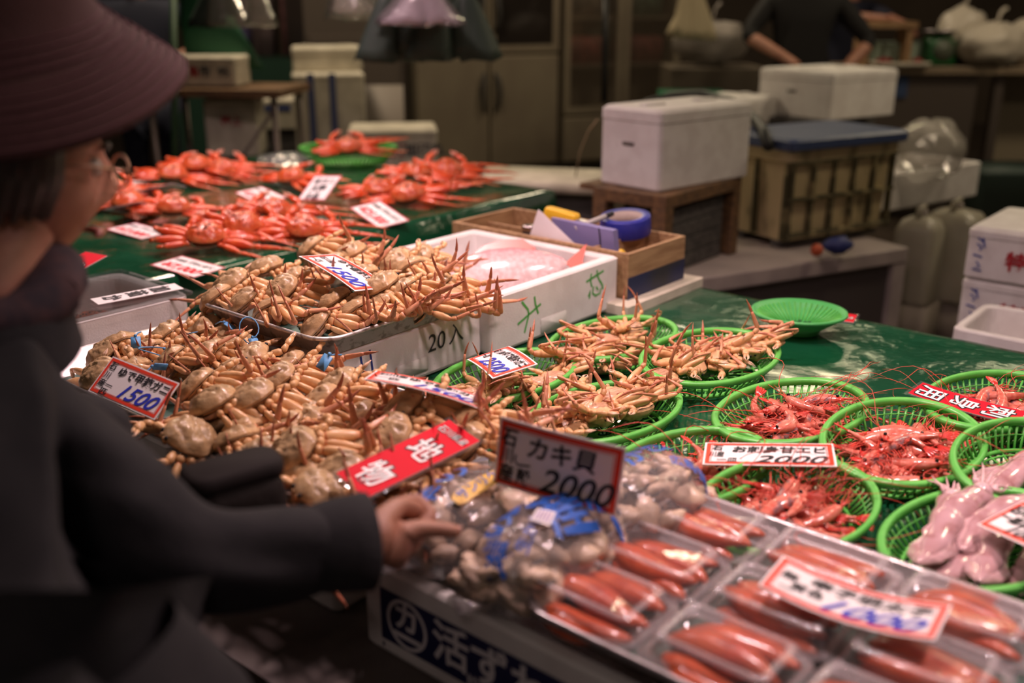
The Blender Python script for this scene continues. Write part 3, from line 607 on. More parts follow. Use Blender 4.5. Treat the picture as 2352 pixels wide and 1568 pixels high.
# big red crabs on the farther table
RD = [(473, 537, 0, 12, 'red crab with dark spotted shell, nearest the camera on the farther table'), (557, 515, .01, 10, 'red crab just right of the dark spotted one, its claws raised'),
      (632, 484, .02, 15, 'red crab topmost of the near pile, before the tilted price card'), (399, 472, 0, 8, 'orange crab alone left of the near pile, with two dark patches'),
      (397, 397, 0, 10, 'leftmost red crab of the far left pile'), (452, 380, .025, 15, 'middle red crab on top of the far left pile'), (508, 386, .005, 5, 'rightmost red crab of the far left pile'),
      (668, 402, 0, -30, 'red crab lying in front of the plastic wrapped bundle'), (872, 430, 0, 8, 'leftmost red crab of the far right pile, shell thick with black spots'),
      (958, 400, .03, 10, 'red crab topmost in the far right pile'), (1028, 390, .02, 14, 'rightmost red crab of the far right pile'),
      (935, 440, -.005, 5, 'red crab lowest in the far right pile, long legs along the tarp'), (262, 432, 0, 40, 'red crab beside the customer\'s cheek with upright claws'), (292, 455, -.01, 0, 'flat red crab just below the one by the cheek'),
      (700, 520, .0, 5, 'red crab at the right end of the near pile, legs along the tarp'), (800, 345, .055, 20, 'red crab lying in the green basket on the farther table')]
for i, (px, py, dz, ax, lb) in enumerate(RD):
    put_crab(REDP[i % 4], P(px, py, .852 + dz * .6) + Vector((0, 0, dz * .4)), ax - 8, CR.uniform(-6, 6), CR.uniform(6, 26), lb, 'red crabs on the farther table', CR.uniform(.76, .86))
# boiled crab inside the glass lidded box
put_crab(REDP[0], PV(255, 665, 1.97) + Vector((0, 0, -.01)) if False else W(.97, 1.97, .800), 60, 8, -10, 'orange crab seen through the glass lid behind the customer', 'crabs under glass', .85)
put_crab(REDP[2], W(.86, 1.99, .755), 200, 5, 8, 'lower orange crab inside the glass lidded box', 'crabs under glass', .8)
# blue tie-on tags
TAGM = M('tag_blue', (.10, .32, .62), .45)
def crab_tag(px, py, z, rot, label, loop=True, s=1.0):
    t = thing('crab_tag', label, 'tag', P(px, py, z), rot, 'blue tags tied to the crabs')
    MB().rings([(.017 * s, .022 * s, .002, -.0008), (.017 * s, .022 * s, .002, .0008)]).build('plate', TAGM, t)
    c = MB(); c.ball((0, .013 * s, 0), .003 * s, m=0)
    if loop: c.tube([Vector((.0, .012, 0)) + Vector((.016 * math.sin(PI * 2 * f), .022 * (1 - math.cos(2 * PI * f)), -.02 * f + .012 * math.sin(PI * f))) * s for f in [i / 14 for i in range(15)]], .0012, 6)
    else: c.tube([(0, .012, 0), (.004, .02, -.006), (.008, .026, -.018)], .0013, 6)
    c.build('tie', TAGM, t)
for a in ((312, 786, .87, (.9, 0, .3), 'blue tag on the leftmost crab by the customer\'s collar', False), (438, 765, .86, (-.3, .2, 1.2), 'blue tag with upright stalk at the back of the left tray', False), (584, 788, .87, (.7, .1, .6), 'blue looped tag at the right end of the left tray'),
          (368, 842, .875, (.4, .9, 2.4), 'dark blue tag just above the 1500 price card', False), (745, 832, .875, (.9, .2, -.7), 'blue tag standing against the raised tray\'s foam box', False, 1.25), (512, 902, .855, (.5, .5, 1.0), 'small blue tag half buried left of the middle tray', False, .8),
          (395, 800, .865, (.1, .3, 2.0), 'blue looped tag lying across a crab in the left tray'), (528, 748, .86, (.6, 0, 1.5), 'blue tag at the back corner under the raised tray rim', False)):
    crab_tag(*a)
# ================================================================ shrimp
SHRM = M('shrimp_shell', (1, .92, .92), .22, col2=(.72, .60, .60), vs=110, vlo=.35, vhi=.7, tint=True, coat=.5, bump=.0004, bs=220, sss=.06)
SHRL = M('shrimp_thread', (.60, .07, .045), .35)
def make_shrimp(seed, curl, roe):
    R = random.Random(seed); Ln = .098; n = 24; pts = []; p = Vector((0, 0, 0)); a = 0
    for i in range(n + 1):
        f = i / n; pts.append(p.copy()); a += curl / n * (.4 if f < .36 else 1.35); p += Vector((-math.cos(a), -math.sin(a), 0)) * Ln / n
    c = sum(pts, Vector()) / len(pts); pts = [q - c for q in pts]
    def rad(f):
        if f < .08: r = .0015 + f * .05
        elif f < .36: r = .0055 + .0032 * math.sin((f - .08) / .28 * PI * .55)
        else: r = .0085 * (1 - ((f - .36) / .66) ** 1.5 * .78)
        return r + (.0005 * math.sin((f - .36) * 62) if f > .36 else 0)
    rs = [rad(i / n) for i in range(n + 1)]; body = MB(); vs = []; cs = []
    for i in range(n + 1):
        t = (pts[min(i + 1, n)] - pts[max(i - 1, 0)]).normalized(); side = Vector((-t.y, t.x, 0)); f = i / n
        for j in range(12):
            th = 2 * PI * j / 12; s_ = math.sin(th); vs.append(pts[i] + side * s_ * rs[i] * 1.12 + Vector((0, 0, 1)) * math.cos(th) * rs[i] * .82)
            base = mixc((.68, .16, .10), (.74, .31, .24), .5 + .5 * noise.noise(Vector((i * .4, j * .5, seed))))
            if f > .36 and int((f - .36) * 10) % 1 == 0 and math.sin((f - .36) * 62) < -.6: base = mixc(base, (.62, .08, .05), .6)
            if roe and .15 < f < .62 and s_ * (1 if curl > 0 else -1) > .1 and noise.noise(Vector((i * .5, j * .7, seed + 9))) > -.12: base = mixc(base, (.17, .17, .20), .75)
            if f < .1: base = (.62, .06, .04)
            cs.append(base)
    fs = [(i * 12 + j, (i + 1) * 12 + j, (i + 1) * 12 + (j + 1) % 12, i * 12 + (j + 1) % 12) for i in range(n) for j in range(12)] + [tuple(range(12)), tuple(n * 12 + 11 - j for j in range(12))]
    body.add(vs, fs, 0, cs); o = body.build('shrimp', SHRM); tag(o, '', 'shrimp')
    h = pts[0]; hd = (pts[0] - pts[3]).normalized(); up = Vector((hd.y, -hd.x, 0)) * (-1 if curl > 0 else 1)
    m = MB(); m.tube([h - hd * .010 + up * .003, h + hd * .006 + up * .003, h + hd * .020 + up * .005], [.0022, .0012, .0001], 6); m.build('rostrum', SHRL, o)
    for s in (-1, 1): MB().ball(pts[2] + up * .002 + Vector((0, 0, s * .0052)), .0024, n=8, k=6).build('eye', M('eye_black', (.006, .005, .006), .12), o)
    m = MB(); te = pts[n]; td = (pts[n] - pts[n - 2]).normalized()
    for q in (-.5, -.2, .1, .45):
        d = (td + Vector((-td.y, td.x, 0)) * q * .7 + Vector((0, 0, q * .25))).normalized(); m.tube([te - td * .002, te + d * .009, te + d * .017, te + d * .020], [.0016, .0034, .003, .0006], 8, flat=.25, c=(.62, .05, .035))
    m.build('tail_fan', M('shrimp_tail', (.64, .045, .035), .25, coat=.4), o)
    m = MB(); sg = 1 if curl > 0 else -1
    for i in range(13):
        f = .08 + .52 * i / 12; k = int(f * n); t = (pts[k + 1] - pts[k - 1]).normalized(); si = Vector((-t.y, t.x, 0)) * sg; l_ = R.uniform(.010, .022) * (1.3 if f < .4 else .7); zz = R.uniform(-.004, .004)
        st = pts[k] + si * rs[k]; m.tube([st + Vector((0, 0, zz)), st + si * l_ * .5 - t * l_ * .35 + Vector((0, 0, zz * 2)), st + si * l_ * .75 - t * l_ * 1.0 + Vector((0, 0, zz * 3))], [.0011, .0008, .0003], 5)
    m.build('walking_legs', SHRL, o)
    m = MB()
    for s in (-1, 1):
        b = R.uniform(-.5, .5); m.tube([h + hd * (.13 * f) + Vector((-hd.y, hd.x, 0)) * (b * .10 * f * f + .01 * math.sin(f * 7 + s)) + Vector((0, 0, s * .003 + .035 * math.sin(f * 2.6) * (1 if s > 0 else .3))) for f in [i / 9 for i in range(10)]], [.0005] * 8 + [.0003, .0002], 4)
    for q in range(5): m.tube([h, h + hd * .012 + up * R.uniform(-.006, .004), h + hd * .026 + up * R.uniform(-.012, .012) + Vector((0, 0, R.uniform(-.01, .01)))], [.0008, .0006, .0002], 4)
    m.build('antennae', SHRL, o)
    KIDS[o.name] = kids(o); return o
SHP = [make_shrimp(80 + i, cu, ro) for i, (cu, ro) in enumerate(((1.0, True), (-1.5, False), (2.1, True), (-.7, True), (1.6, False), (-2.3, True)))]
SR = random.Random(21)
def fill_shrimp(key, n, where, hump=.022):
    (cx, cy), ang, s_ = BS[key]; ca, sa = math.cos(math.radians(ang)), math.sin(math.radians(ang)); L_ = []
    for i in range(n):
        lay = 0 if i < n * .55 else (1 if i < n * .86 else 2); q = (1.0, .72, .40)[lay]
        r_ = math.sqrt(SR.random()) * q; ph = i * 2.39996; x = .105 * s_ * r_ * math.cos(ph); y = .062 * s_ * r_ * math.sin(ph)
        L_.append((cx + x * ca - y * sa, cy + x * sa + y * ca, .7315 + .014 + lay * .0135 + .004 * SR.random(), lay))
    scr = []
    for x, y, z, lay in L_:
        d = y; scr.append((x / d, -z - y * .4))
    labs = row_labels([(a[0] * 1000, -L_[i][1] * 1000) for i, a in enumerate(scr)], 3 if n < 22 else 4, lambda r, o: f'pink raw shrimp, {o} in the {r} row of {where}')
    labs = row_labels([(a[0] * 1000, -L_[i][1] * 1000) for i, a in enumerate(scr)], 3 if n < 22 else 4, lambda r, o: f'pink raw shrimp, {o} in the {r} row of {where}')
    for i, (x, y, z, lay) in enumerate(L_):
        z += TILT.get(key, (0, 0))[1]; pr = SHP[SR.randrange(6)]
        if pr.name in USED: c = copy_tree(pr)
        else: c = pr; USED.add(pr.name)
        c.location = (x, y, z); c.rotation_euler = (SR.uniform(-.35, .35) + (PI if SR.random() < .5 else 0), SR.uniform(-.3, .3), math.radians(ang) + SR.choice((0, PI)) + SR.gauss(0, .75)); c.scale = (SR.uniform(1.12, 1.3), SR.uniform(1.2, 1.4), SR.uniform(1.2, 1.4))
        c['label'] = labs[i]; c['group'] = 'raw shrimp in ' + where
fill_shrimp('s1', 27, 'the back shrimp basket'); fill_shrimp('s2', 30, 'the middle shrimp basket'); fill_shrimp('s3', 24, 'the left shrimp basket'); fill_shrimp('s4', 28, 'the front shrimp basket'); fill_shrimp('s5', 22, 'the crimson sign basket')
p = P(1548, 1100, .785); o = MB().tube([(-.035, 0, 0), (-.02, 0, .004), (.0, 0, .006), (.02, .002, .004), (.036, .0, 0)], [.002, .016, .014, .018, .003], 12, flat=.4).build('plastic_scrap', M('milky_film', (.85, .78, .80), .15, film=.45), None, p, (.5, .2, .7)); tag(o, 'crumpled clear plastic lying on shrimp beside the oyster card', 'plastic scrap')
# ================================================================ squid
SQM = M('squid_skin', (1, .96, .97), .16, col2=(.62, .42, .40), vs=55, vlo=.52, vhi=.82, tint=True, coat=.7, bump=.0008, bs=60, sss=.05, det=8)
def make_squid(seed, bend):
    R = random.Random(seed); L_ = .185; n = 18; vs = []; cs = []
    def ctr(f): return Vector((L_ * (f - .5), bend * math.sin(f * PI) * .03, .004 * math.sin(f * 6)))
    prof = lambda f: .0172 * (1 - (abs(f - .38) / .62) ** 2.2 * (.98 if f > .38 else .25)) + .0015 * math.sin(f * 20 + seed)
    b = MB()
    for i in range(n + 1):
        f = i / n; c = ctr(f); r = max(.002, prof(f))
        for j in range(18):
            t = 2 * PI * j / 18; w_ = 1 + .06 * noise.noise(Vector((f * 6, math.cos(t), seed))); vs.append(c + Vector((0, math.cos(t) * r * 1.15 * w_, math.sin(t) * r * .62 * w_)))
            cs.append(mixc((.60, .40, .43), (.44, .25, .25), .5 + .6 * noise.noise(Vector((f * 7, t, seed + 2)))))
    b.add(vs, [(i * 18 + j, i * 18 + (j + 1) % 18, (i + 1) * 18 + (j + 1) % 18, (i + 1) * 18 + j) for i in range(n) for j in range(18)] + [tuple(17 - j for j in range(18)), tuple(n * 18 + j for j in range(18))], 0, cs)
    o = b.build('squid', SQM); tag(o, '', 'squid')
    for s in (-1, 1):
        m = MB(); fl = [(ctr(.62) + Vector((0, s * .014, .006))), ctr(.76) + Vector((0, s * .025, .002)), ctr(.88) + Vector((0, s * .020, .0)), ctr(1.0) + Vector((.002, s * .002, 0))]; il = [ctr(f) + Vector((0, 0, .003)) for f in (.62, .74, .86, 1.0)]
        for k in range(3): m.add([il[k], fl[k], fl[k + 1], il[k + 1], il[k] - Vector((0, 0, .003)), fl[k] - Vector((0, 0, .002)), fl[k + 1] - Vector((0, 0, .002)), il[k + 1] - Vector((0, 0, .003))], [(0, 1, 2, 3), (7, 6, 5, 4), (1, 5, 6, 2)], 0, (.66, .44, .45))
        m.build('fin', SQM, o)
    h = ctr(0); MB().ball(h + Vector((-.012, 0, 0)), .018, .014, .011, c=(.66, .45, .48)).build('head', SQM, o)
    m = MB()
    for k in range(9):
        y = (k - 4) * .0032; L2 = R.uniform(.035, .06); cu = R.uniform(-.02, .02); m.tube([h + Vector((-.02 - L2 * f, y * (1 + 1.5 * f) + cu * f * f, .004 * math.sin(f * 5 + k))) for f in (0, .3, .6, .85, 1)], [.0034, .003, .0022, .0014, .0005], 6, c=(.70, .48, .50))
    m.build('tentacles', SQM, o); KIDS[o.name] = kids(o); return o
SQP = [make_squid(7 + i, b) for i, b in enumerate((.3, -.5, .8))]
SQL = [(2145, 1232, 0, .010, 235, 'long pale squid at the left of the front squid basket, its tail toward the roe'), (2205, 1222, .022, .012, 232, 'squid lying on top, beside the leftmost one in the front squid basket'), (2180, 1262, 0, -.006, 225, 'brown flecked squid low in the middle of the front squid basket'), (2265, 1265, 0, .004, 240, 'broad squid right of the brown flecked one in the front squid basket'),
       (2300, 1225, .02, .012, 215, 'squid under the price card at the right edge'), (2330, 1275, 0, -.004, 228, 'squid at the near rim of the front squid basket, by the frame edge'), (2325, 1075, 0, .004, 212, 'pale squid at the left of the back squid basket'), (2350, 1105, 0, .0, 218, 'pinkish squid nearest the rim in the back squid basket'), (2395, 1060, 0, .0, 200, 'squid of the back basket cut by the right edge')]
for i, (px, py, _, dz, a_, lb) in enumerate(SQL):
    pr = SQP[i % 3]; c = copy_tree(pr) if pr.name in USED else pr; USED.add(pr.name)
    c.location = P(px, py, .775) + Vector((0, 0, dz)); c.rotation_euler = (CR.uniform(-.3, .3), CR.uniform(-.05, .14), math.radians(a_)); c.scale = (1.0, 1.05, 1.15); c['label'] = lb; c['group'] = 'squid in the green baskets'
# ================================================================ oyster bags
OYM = M('oyster_meat', (.66, .49, .36), .35, col2=(.30, .22, .17), vs=30, vlo=.45, vhi=.66, coat=.15, bump=.001, bs=120)
def make_oyster(seed):
    R = Vector((seed * 3.1, seed * 1.7, 0))
    o = MB().ball((0, 0, 0), .019, .014, .009, n=16, k=9, fn=lambda d: 1 + .42 * noise.noise(d * 1.5 + R) + .18 * noise.noise(d * 4 + R)).build('oyster', OYM); tag(o, '', 'oyster')
    m = MB(); q = [Vector((.017 * math.cos(a), .0125 * math.sin(a), -.002 + .002 * math.sin(5 * a))) for a in [PI * (.1 + 1.25 * i / 12) for i in range(13)]]
    m.tube(q, .0026, 6, flat=.6).build('frill', M('oyster_frill', (.10, .085, .08), .4), o); KIDS[o.name] = kids(o); return o
OYP = [make_oyster(i) for i in range(3)]
BR = random.Random(9)
PRB = M('print_blue', (.02, .12, .52), .4); PRY = M('print_yellow', (.82, .50, .08), .45)
def oyster_bag(label, c, az, a, b, h, prints, who, n=34, sticker=False, tail=True):
    t = thing('oyster_bag', label, 'bag', c, (0, 0, az), 'plastic bags of shucked oysters')
    sd = c[0] * 7
    def zof(x, y):
        e = abs(x / a) ** 2.6 + abs(y / b) ** 2.4
        return h * max(0.0, 1 - e) ** .42
    mb = MB(); nx, ny = 36, 24; vs = []
    for i in range(nx + 1):
        for j in range(ny + 1):
            x = -a + 2 * a * i / nx; y = -b + 2 * b * j / ny; k_ = (1 - min(1, abs(x / a) ** 3.2)) ** .4; y *= max(.25, k_) if abs(x) < a * .995 else .25
            w_ = .004 * noise.noise(Vector((x * 38 + sd, y * 38, 1))) + .0025 * noise.noise(Vector((x * 95, y * 95 + sd, 2)))
            vs.append((x, y, zof(x, y) + (w_ if zof(x, y) > .004 else 0)))
    N_ = len(vs); fs = [(i * (ny + 1) + j, (i + 1) * (ny + 1) + j, (i + 1) * (ny + 1) + j + 1, i * (ny + 1) + j + 1) for i in range(nx) for j in range(ny)]
    mb.add(vs, fs); mb.add([(x, y, -z * .12) for x, y, z in vs], [tuple(reversed(f)) for f in fs]); mb.build('bag_film', CLEAR, t)
    if tail:
        m = MB(); m.tube([(-a * .9, 0, h * .1), (-a - .012, .004, h * .14), (-a - .03, .012, h * .2)], [.022, .008, .016], 12, flat=.5); m.build('twisted_end', CLEAR, t)
    pm = MB()
    for kind, body, x, y, s_, rot in prints:
        if kind == 'y':
            pts_ = [(x + s_ * 3.2 * math.cos(q) * (1 if abs(math.cos(q)) > .2 else 1), y + .012 * math.sin(q)) for q in [2 * PI * i / 24 for i in range(24)]]
            vs2 = [(q[0], q[1]) for q in rr(s_ * 6, .022, .010)]; c_, s2 = math.cos(rot), math.sin(rot); m_ = 10
            grid = [((-.5 + i / m_) * s_ * 6, (-.5 + j / 3) * .022 * (1 if 0 < i < m_ else .6)) for i in range(m_ + 1) for j in range(4)]
            pm.add([(x + u * c_ - v * s2, y + u * s2 + v * c_, zof(x + u * c_ - v * s2, y + u * s2 + v * c_) + .0065) for u, v in grid], [(i * 4 + j, (i + 1) * 4 + j, (i + 1) * 4 + j + 1, i * 4 + j + 1) for i in range(m_) for j in range(3)], 1)
            vf = shift(text(body, s_ * 1.1, .02), x - s_ * 2.6 * c_ + .005 * s2, y - s_ * 2.6 * s2 - .005 * c_, 1, 1, rot); up = .0075
        else: vf = shift(text(body, s_, .02 if s_ > .02 else .01), x, y, 1, 1, rot); up = .0060
        pm.add([(q[0], q[1], zof(*q) + up) for q in vf[0]], vf[1], 0)
    pm.build('print', [PRB, PRY], t)
    if sticker:
        m = MB(); x, y = -.030, -.012; rz = .35; c_, s2 = math.cos(rz), math.sin(rz); q = [(x + u * c_ - v * s2, y + u * s2 + v * c_) for u, v in ((-.013, -.012), (.013, -.012), (.013, .012), (-.013, .012))]
        m.add([(u, v, zof(u, v) + .008) for u, v in q], [(0, 1, 2, 3)], 0)
        for k in range(5):
            y2 = -.009 + .004 * k; q2 = [(x + u * c_ - v * s2, y + u * s2 + v * c_) for u, v in ((-.010, y2), (.009, y2), (.009, y2 + .0016), (-.010, y2 + .0016))]; m.add([(u, v, zof(u, v) + .0088) for u, v in q2], [(0, 1, 2, 3)], 1)
        m.build('sticker', [WHITE, M('sticker_ink', (.45, .35, .55), .6)], t)
    Mx = t.matrix_basis.copy() if False else Matrix.Translation(Vector(c)) @ Matrix.Rotation(az, 4, 'Z')
    for i in range(n):
        while True:
            x, y = BR.uniform(-.88, .88), BR.uniform(-.85, .85)
            if abs(x) ** 2.6 + abs(y) ** 2.4 < .86: break
        z = zof(x * a, y * b) * (.74 if i > n * .35 else .4) - .008
        pr = OYP[i % 3]; o = copy_tree(pr) if pr.name in USED else pr; USED.add(pr.name)
        o.location = Mx @ Vector((x * a, y * b, max(.006, z))); o.rotation_euler = (BR.uniform(-.7, .7), BR.uniform(-.7, .7), BR.uniform(0, 6.28)); o.scale = (BR.uniform(1.2, 1.75),) * 3
        o['label'] = f'grey beige shucked oyster packed inside the {who} plastic bag'; o['group'] = f'oysters in the {who} bag'
azb = math.atan2(.766, .643)
oyster_bag('oyster bag with blue print and a yellow strip, nearest the pointing finger', W(.862, .785, .786), azb, .128, .072, .078, [('b', 'の', -.045, .012, .058, 0), ('b', '幸', -.10, .004, .055, .1), ('b', 'く', .02, .022, .05, .2), ('y', 'サンリク産', -.012, -.022, .017, 0), ('b', '宮城産', .06, -.03, .02, -1.2)], 'yellow strip')
oyster_bag('oyster bag with big blue lettering and a small white sticker', W(.855, .656, .786), azb, .124, .066, .082, [('b', '産', -.04, -.035, .075, -.2), ('b', 'の味', -.085, .012, .042, .1), ('b', '紀', .03, -.03, .07, -.5), ('b', '新鮮', .03, .03, .035, -.2), ('b', '海', -.115, -.02, .035, .2), ('b', '生かき', -.085, -.03, .02, .3), ('b', '三陸', .085, -.03, .018, -1.0), ('b', '加熱', -.10, .008, .017, .2)], 'white sticker', 44, True)
oyster_bag('oyster bag behind the upright 2000 card, its right end showing', W(1.035, .640, .775), azb, .120, .072, .092, [('b', '広島県産', .022, -.03, .021, -.6), ('b', '生食', .05, .0, .02, -.4), ('b', 'かき', -.03, .0, .05, 0)], 'upright card', 34, False, False)
# ================================================================ cod roe packs in their steel tray
tray('steel tray at the stall front filled with clear packs of roe', .742, 1.112, -.22, .628, .772, .036)
ROE = M('roe_skin', (1, 1, 1), .28, col2=(.80, .70, .66), vs=55, tint=True, coat=.45, bump=.0005, bs=300, sss=.08)
def make_roe(seed):
    R = random.Random(seed); L_ = .118; b = MB(); n = 16; vs = []; cs = []; bd = R.uniform(-.012, .012)
    for i in range(n + 1):
        f = i / n; r = .0172 * max(.02, math.sin(PI * min(1, f * .96 + .02))) ** .6 * (1.05 - .35 * f); c = Vector((L_ * (f - .5), bd * math.sin(PI * f), .001 * math.sin(9 * f)))
        for j in range(14):
            t = 2 * PI * j / 14; q = r * (1 + .07 * noise.noise(Vector((f * 5, math.cos(t) * 2, seed)))); vs.append(c + Vector((0, math.cos(t) * q * 1.1, math.sin(t) * q * .9)))
            cs.append(mixc((.66, .145, .05), (.56, .075, .035), .5 + .7 * noise.noise(Vector((f * 4, math.sin(t), seed + 4)))))
    b.add(vs, [(i * 14 + j, i * 14 + (j + 1) % 14, (i + 1) * 14 + (j + 1) % 14, (i + 1) * 14 + j) for i in range(n) for j in range(14)] + [tuple(13 - j for j in range(14)), tuple(n * 14 + j for j in range(14))], 0, cs)
    o = b.build('cod_roe', ROE); tag(o, '', 'roe')
    m = MB(); m.tube([Vector((L_ * (f - .5), bd * math.sin(PI * f) + .003 * math.sin(f * 8), .0142 * max(.02, math.sin(PI * min(1, f * .96 + .02))) ** .6 * (1.05 - .35 * f))) for f in (.08, .2, .35, .5, .65, .8)], .0007, 5); m.build('vein', M('roe_vein', (.42, .05, .04), .3), o)
    KIDS[o.name] = kids(o); return o
ROEP = [make_roe(i) for i in range(4)]
PK = []
PW, PD, PH = .112, .156, .030
def roe_pack(u, v, dz, label, who, n=4, lift=0, rz=0, yaw=90):
    loc = W(u, v, .779 + lift)
    if not PK:
        t = thing('roe_pack', label, 'pack', group='clear packs of cod roe')
        MB().rings([(PW - .03, PD - .03, .012, 0), (PW - .012, PD - .012, .014, .016), (PW, PD, .014, .018), (PW, PD, .014, .020), (PW - .012, PD - .012, .014, .019), (PW - .032, PD - .032, .012, .002)], n=4).build('container', LIDF, t)
        MB().rings([(PW, PD, .014, .0205), (PW, PD, .014, .0225), (PW - .012, PD - .012, .014, .024), (PW - .022, PD - .022, .012, .042), (PW - .034, PD - .034, .010, .046), (PW - .045, PD - .045, .010, .044)], n=4, cap0=False).build('lid', LIDF, t)
        MB().rings([(PW + .001, PD + .001, .014, .0206), (PW + .001, PD + .001, .014, .0228), (PW - .018, PD - .018, .014, .0232), (PW - .018, PD - .018, .014, .0206)], n=4, cap0=False, cap1=False).build('lid_flange', FLANGE, t)
        MB().rings([(PW - .028, PD - .028, .012, .0440), (PW - .034, PD - .034, .010, .0466), (PW - .042, PD - .042, .010, .0466), (PW - .046, PD - .046, .010, .0446)], n=4, cap0=False, cap1=False).build('lid_rim', FLANGE, t)
        PK.append(t)
    else: t = copy_tree(PK[0]); t['label'] = label
    t.location = loc; t.rotation_euler = (0, 0, ANG + rz)
    for i in range(n):
        pr = ROEP[(i + int(u * 100)) % 4]; o = copy_tree(pr) if pr.name in USED else pr; USED.add(pr.name)
        x = (i - (n - 1) / 2) * .0235; lz = .016 + (.012 if i == 1 else 0)
        q = Matrix.Rotation(ANG + rz, 4, 'Z') @ Vector((x + CR.uniform(-.002, .002), CR.uniform(-.006, .006), lz)); o.location = loc + q; o.rotation_euler = (CR.uniform(-.2, .2), CR.uniform(-.06, .06), ANG + rz - PI / 2 + CR.uniform(-.18, .18)); o.scale = (1.06, 1.22, .98)
        o['label'] = f'orange salted roe sac, {"leftmost" if i == 0 else "rightmost" if i == n - 1 else nth(i) + " from left"} in the {who} pack'; o['group'] = f'roe in the {who} pack'
roe_pack(.812, .553, 0, 'clear pack of orange roe at the left corner of the steel tray', 'left corner')
roe_pack(.926, .548, 0, 'clear pack of roe between the corner pack and the back pack', 'second')
roe_pack(1.040, .543, 0, 'clear pack of roe at the back corner, touching the shrimp basket', 'back corner')
roe_pack(.812, .393, 0, 'clear pack of roe at the bottom edge, nearest the camera', 'nearest')
roe_pack(.926, .388, 0, 'clear pack of roe in front of the roe price card', 'price card')
roe_pack(1.040, .383, 0, 'clear pack of roe behind the roe price card', 'behind card')
roe_pack(.812, .233, 0, 'clear pack of roe at the bottom right corner of the photo', 'bottom right', 3)
roe_pack(.926, .228, 0, 'clear pack of red roe at the right edge, right of the price card', 'right edge')
roe_pack(1.040, .223, 0, 'clear pack of roe at the right edge under the squid basket', 'under squid', 3)
# ================================================================ price cards and signs
BPINK = M('card_border_pink', (.55, .02, .06), .45)
def card(name, label, bl, br, tl, style, texts, bend=0.0, cat='price card', maxh=None, bendy=0.0):
    """bl, br, tl: (photo x, photo y, height) of three corners; texts: (string, mat, x from, y, size, bold, shear, x to); x as parts of the width, y and size of the height"""
    a, b, c = P(*bl), P(*br), P(*tl); ex = b - a; wd = ex.length; ex.normalize(); ey = c - a; ey -= ex * ey.dot(ex); ht = ey.length; ey.normalize()
    if maxh: ht = min(ht, maxh)
    ez = ex.cross(ey); Mx = Matrix.Identity(4)
    for i in range(3): Mx[i][0] = ex[i]; Mx[i][1] = ey[i]; Mx[i][2] = ez[i]; Mx[i][3] = a[i]
    def bz(x, y): return bend * (1 - (2 * x / wd - 1) ** 2) + bendy * (1 - (2 * y / ht - 1) ** 2)
    def sub(x0, x1, y0, y1, z, n=12):
        nx, ny = (n, 1) if not bendy else (n, 6)
        vs = [(x0 + (x1 - x0) * i / nx, y0 + (y1 - y0) * j / ny, z) for i in range(nx + 1) for j in range(ny + 1)]
        return vs, [(i * (ny + 1) + j, (i + 1) * (ny + 1) + j, (i + 1) * (ny + 1) + j + 1, i * (ny + 1) + j + 1) for i in range(nx) for j in range(ny)]
    mb = MB()
    def put(vf, m): mb.add([(x, y, z + bz(x, y)) for x, y, z in vf[0]], vf[1], m, None, False)
    def frame(o, wd_, z, m):
        for x0, x1, y0, y1 in ((o, wd - o, o, o + wd_), (o, wd - o, ht - o - wd_, ht - o), (o, o + wd_, o + wd_, ht - o - wd_), (wd - o - wd_, wd - o, o + wd_, ht - o - wd_)): put(sub(x0, x1, y0, y1, z), m)
    mats = [WHITE, RED, BLACK, BLUE, CRIM, BPINK, LIDF]
    lam = .006 if style == 'red' else 0
    base = 4 if style == 'red' else 0
    vf = sub(0, wd, 0, ht, 0); put(vf, base); v2 = sub(0, wd, 0, ht, -.0012); put((v2[0], [tuple(reversed(f)) for f in v2[1]]), 0)
    for q in (((0, 0), (wd, 0)), ((0, ht), (wd, ht)), ((0, 0), (0, ht)), ((wd, 0), (wd, ht))):
        (xa, ya), (xb, yb) = q; n = 12; vs = [(xa + (xb - xa) * i / n, ya + (yb - ya) * i / n, z) for i in range(n + 1) for z in (0, -.0012)]
        put((vs, [(2 * i, 2 * i + 2, 2 * i + 3, 2 * i + 1) for i in range(n)]), 0)
    if style == 'red': put(sub(-lam, wd + lam, -lam, ht + lam, -.0006), 6)
    if style == 'price':
        u = min(ht, .11); frame(.035 * u, .075 * u, .0004, 1); frame(.125 * u, .012 * u, .0004, 1)
    if style == 'pink': frame(0, .04 * ht, .0004, 5)
    for body, m, x, y, s_, bold, shr, xs in texts:
        if isinstance(body, list):
            for st in body: vs, fs = stroke(st, s_); put(([(q[0] * ht, q[1] * ht, .0010) for q in vs], fs), m)
            continue
        if style == 'red':
            vs, fs = text(body, s_ * ht, bold + .045, shr); mx = max(p[0] for p in text(body, s_ * ht, bold, shr)[0]); xs2 = (xs - x) * wd / mx; put(([(x * wd + p[0] * xs2, y * ht + p[1], .0006) for p in vs], fs), 2)
            m = 0
        vs, fs = text(body, s_ * ht, bold, shr); mx = max(p[0] for p in vs); xs2 = (xs - x) * wd / mx; put(([(x * wd + p[0] * xs2, y * ht + p[1], .0011) for p in vs], fs), m)
    o = mb.build(name, mats); o.matrix_world = Mx; tag(o, label, cat)
    return o
K_, B_ = 2, 3
card('price_card', 'red bordered 1500 price card on the left crab tray, nearest the customer', (202, 897, .840), (354, 964, .828), (265, 820, .885), 'price',
     [('石', K_, .05, .70, .24, .02, 0, .15), ('川', K_, .06, .46, .20, .02, 0, .14), ('産一', K_, .05, .24, .20, .02, 0, .26), ('匹', K_, .13, .05, .20, .02, 0, .24), ('ゆで甲箱ガニ', K_, .20, .62, .27, .025, .1, .95), ('1500', B_, .34, .14, .52, .014, .4, .93)])
